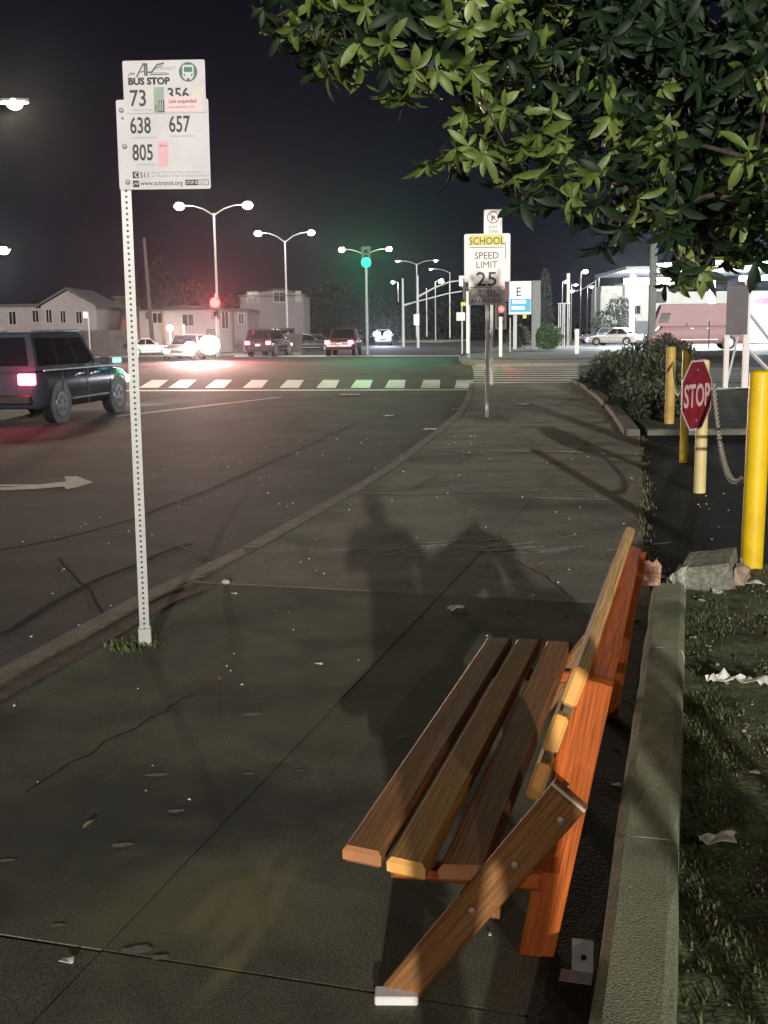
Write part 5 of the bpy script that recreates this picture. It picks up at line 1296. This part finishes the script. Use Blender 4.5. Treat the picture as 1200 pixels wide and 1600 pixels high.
for i, (px, c_) in enumerate(((484, .06), (497, .12))):
    p = AT(px, 530, 95); vehicle('parked_car', ['dark parked car left of the red pickup, half lost in shade', 'parked car with chrome glints left of the red pickup'][i], 'car', Vector((p.x, 95+i*3, ROADZ)), R(-80), 4.2, 1.7, 1.45, paintm('car_dk%d' % i, (c_*.5, c_*.5, c_*.55)), 'sedan', 'none')

# ================================================================ PEOPLE standing behind the camera (their shadows fall across the walk)
def person(loc, label, H_=1.7, arms='up', mtop=None):
    root = thing('person', loc, label, 'person', 0)
    k = H_/1.75
    J = {'pel': (0, 0, .96), 'wai': (0, 0, 1.10), 'che': (0, 0, 1.32), 'nek': (0, .0, 1.49), 'hd0': (0, .01, 1.57), 'hd1': (0, .02, 1.65), 'hd2': (0, .01, 1.71)}
    rad = {'pel': .155, 'wai': .14, 'che': .165, 'nek': .06, 'hd0': .075, 'hd1': .095, 'hd2': .06}
    E_ = [('pel', 'wai'), ('wai', 'che'), ('che', 'nek'), ('nek', 'hd0'), ('hd0', 'hd1'), ('hd1', 'hd2')]
    for s, n in ((-1, 'l'), (1, 'r')):
        J.update({'sh'+n: (s*.19, 0, 1.42), 'hip'+n: (s*.10, 0, .90), 'kn'+n: (s*.11, .02, .50), 'an'+n: (s*.12, 0, .09), 'to'+n: (s*.13, .17, .04)})
        rad.update({'sh'+n: .075, 'hip'+n: .11, 'kn'+n: .065, 'an'+n: .045, 'to'+n: .035})
        if arms == 'up': J.update({'el'+n: (s*.25, .12, 1.20), 'wr'+n: (s*.12, .30, 1.36)})
        else: J.update({'el'+n: (s*.26, 0, 1.13), 'wr'+n: (s*.27, .06, .88)})
        rad.update({'el'+n: .048, 'wr'+n: .032}); w = Vector(J['wr'+n]); d = (w-Vector(J['el'+n])).normalized()
        J['pa'+n] = tuple(w+d*.06); rad['pa'+n] = .036
        E_ += [('che', 'sh'+n), ('sh'+n, 'el'+n), ('el'+n, 'wr'+n), ('wr'+n, 'pa'+n), ('pel', 'hip'+n), ('hip'+n, 'kn'+n), ('kn'+n, 'an'+n), ('an'+n, 'to'+n)]
        for f_ in range(4):
            off = Vector((0, 0, 1)) if arms == 'up' else Vector((0, 1, 0)); b_ = w+d*.085+off*(.024*(f_-1.5))
            for q, dd in (('a', .04), ('b', .075)): J['f%s%d%s' % (n, f_, q)] = tuple(b_+d*dd*(1-.1*abs(f_-1))+off*.002*f_); rad['f%s%d%s' % (n, f_, q)] = .0085
            E_ += [('pa'+n, 'f%s%da' % (n, f_)), ('f%s%da' % (n, f_), 'f%s%db' % (n, f_))]
        off = Vector((0, 0, -1)) if arms == 'up' else Vector((0, -1, 0))
        J['th'+n] = tuple(w+d*.07-off*.055); rad['th'+n] = .01; E_.append(('wr'+n, 'th'+n))
    ks = list(J); me = bpy.data.meshes.new('body'); me.from_pydata([tuple(Vector(J[q])*k) for q in ks], [(ks.index(a), ks.index(b)) for a, b in E_], [])
    o = link('body', me, root); me.materials.append(mtop or mat('dark_clothing', (.03, .032, .04), .9, var=.2))
    md = o.modifiers.new('s', 'SKIN'); sk = me.skin_vertices[0].data
    for i, q in enumerate(ks): sk[i].radius = (rad[q]*k, rad[q]*k*(.72 if q in ('pel', 'wai', 'che') else 1)); sk[i].use_root = (q == 'pel')
    ss = o.modifiers.new('u', 'SUBSURF'); ss.levels = 1; ss.render_levels = 1
    t = MB(); t.ball((0, -.015, 1.70*k), (.098, .105, .095), 14); t.build('hair', mat('dark_hair', (.02, .015, .012), .7, var=.1), root)
    return root
person(Vector((.34, -.35, 0)), 'person in dark clothes taking the picture with raised hands', 1.72)
person(Vector((1.19, -1.9, 0)), 'second person in dark clothes standing behind with arms down', 1.62, 'down', mat('grey_clothing', (.09, .09, .1), .9, var=.2))

# ================================================================ HAZE ADDED FOR LAMP GLOW
HAZE = True
if HAZE:
    t = MB(); t.box((0, 130, 13.3), (400, 400, 30)); hz = t.build('haze', None, kind='stuff')
    hm = bpy.data.materials.new('haze'); hm.use_nodes = True; n = hm.node_tree; n.nodes.clear()
    out = n.nodes.new('ShaderNodeOutputMaterial'); pv = n.nodes.new('ShaderNodeVolumePrincipled')
    pv.inputs['Color'].default_value = (.9, .92, 1, 1); pv.inputs['Density'].default_value = .00014; pv.inputs['Anisotropy'].default_value = .88
    n.links.new(pv.outputs[0], out.inputs['Volume']); hz.data.materials.append(hm)
    tag(hz, 'thin haze added over the street for glow round the lamps', 'haze')
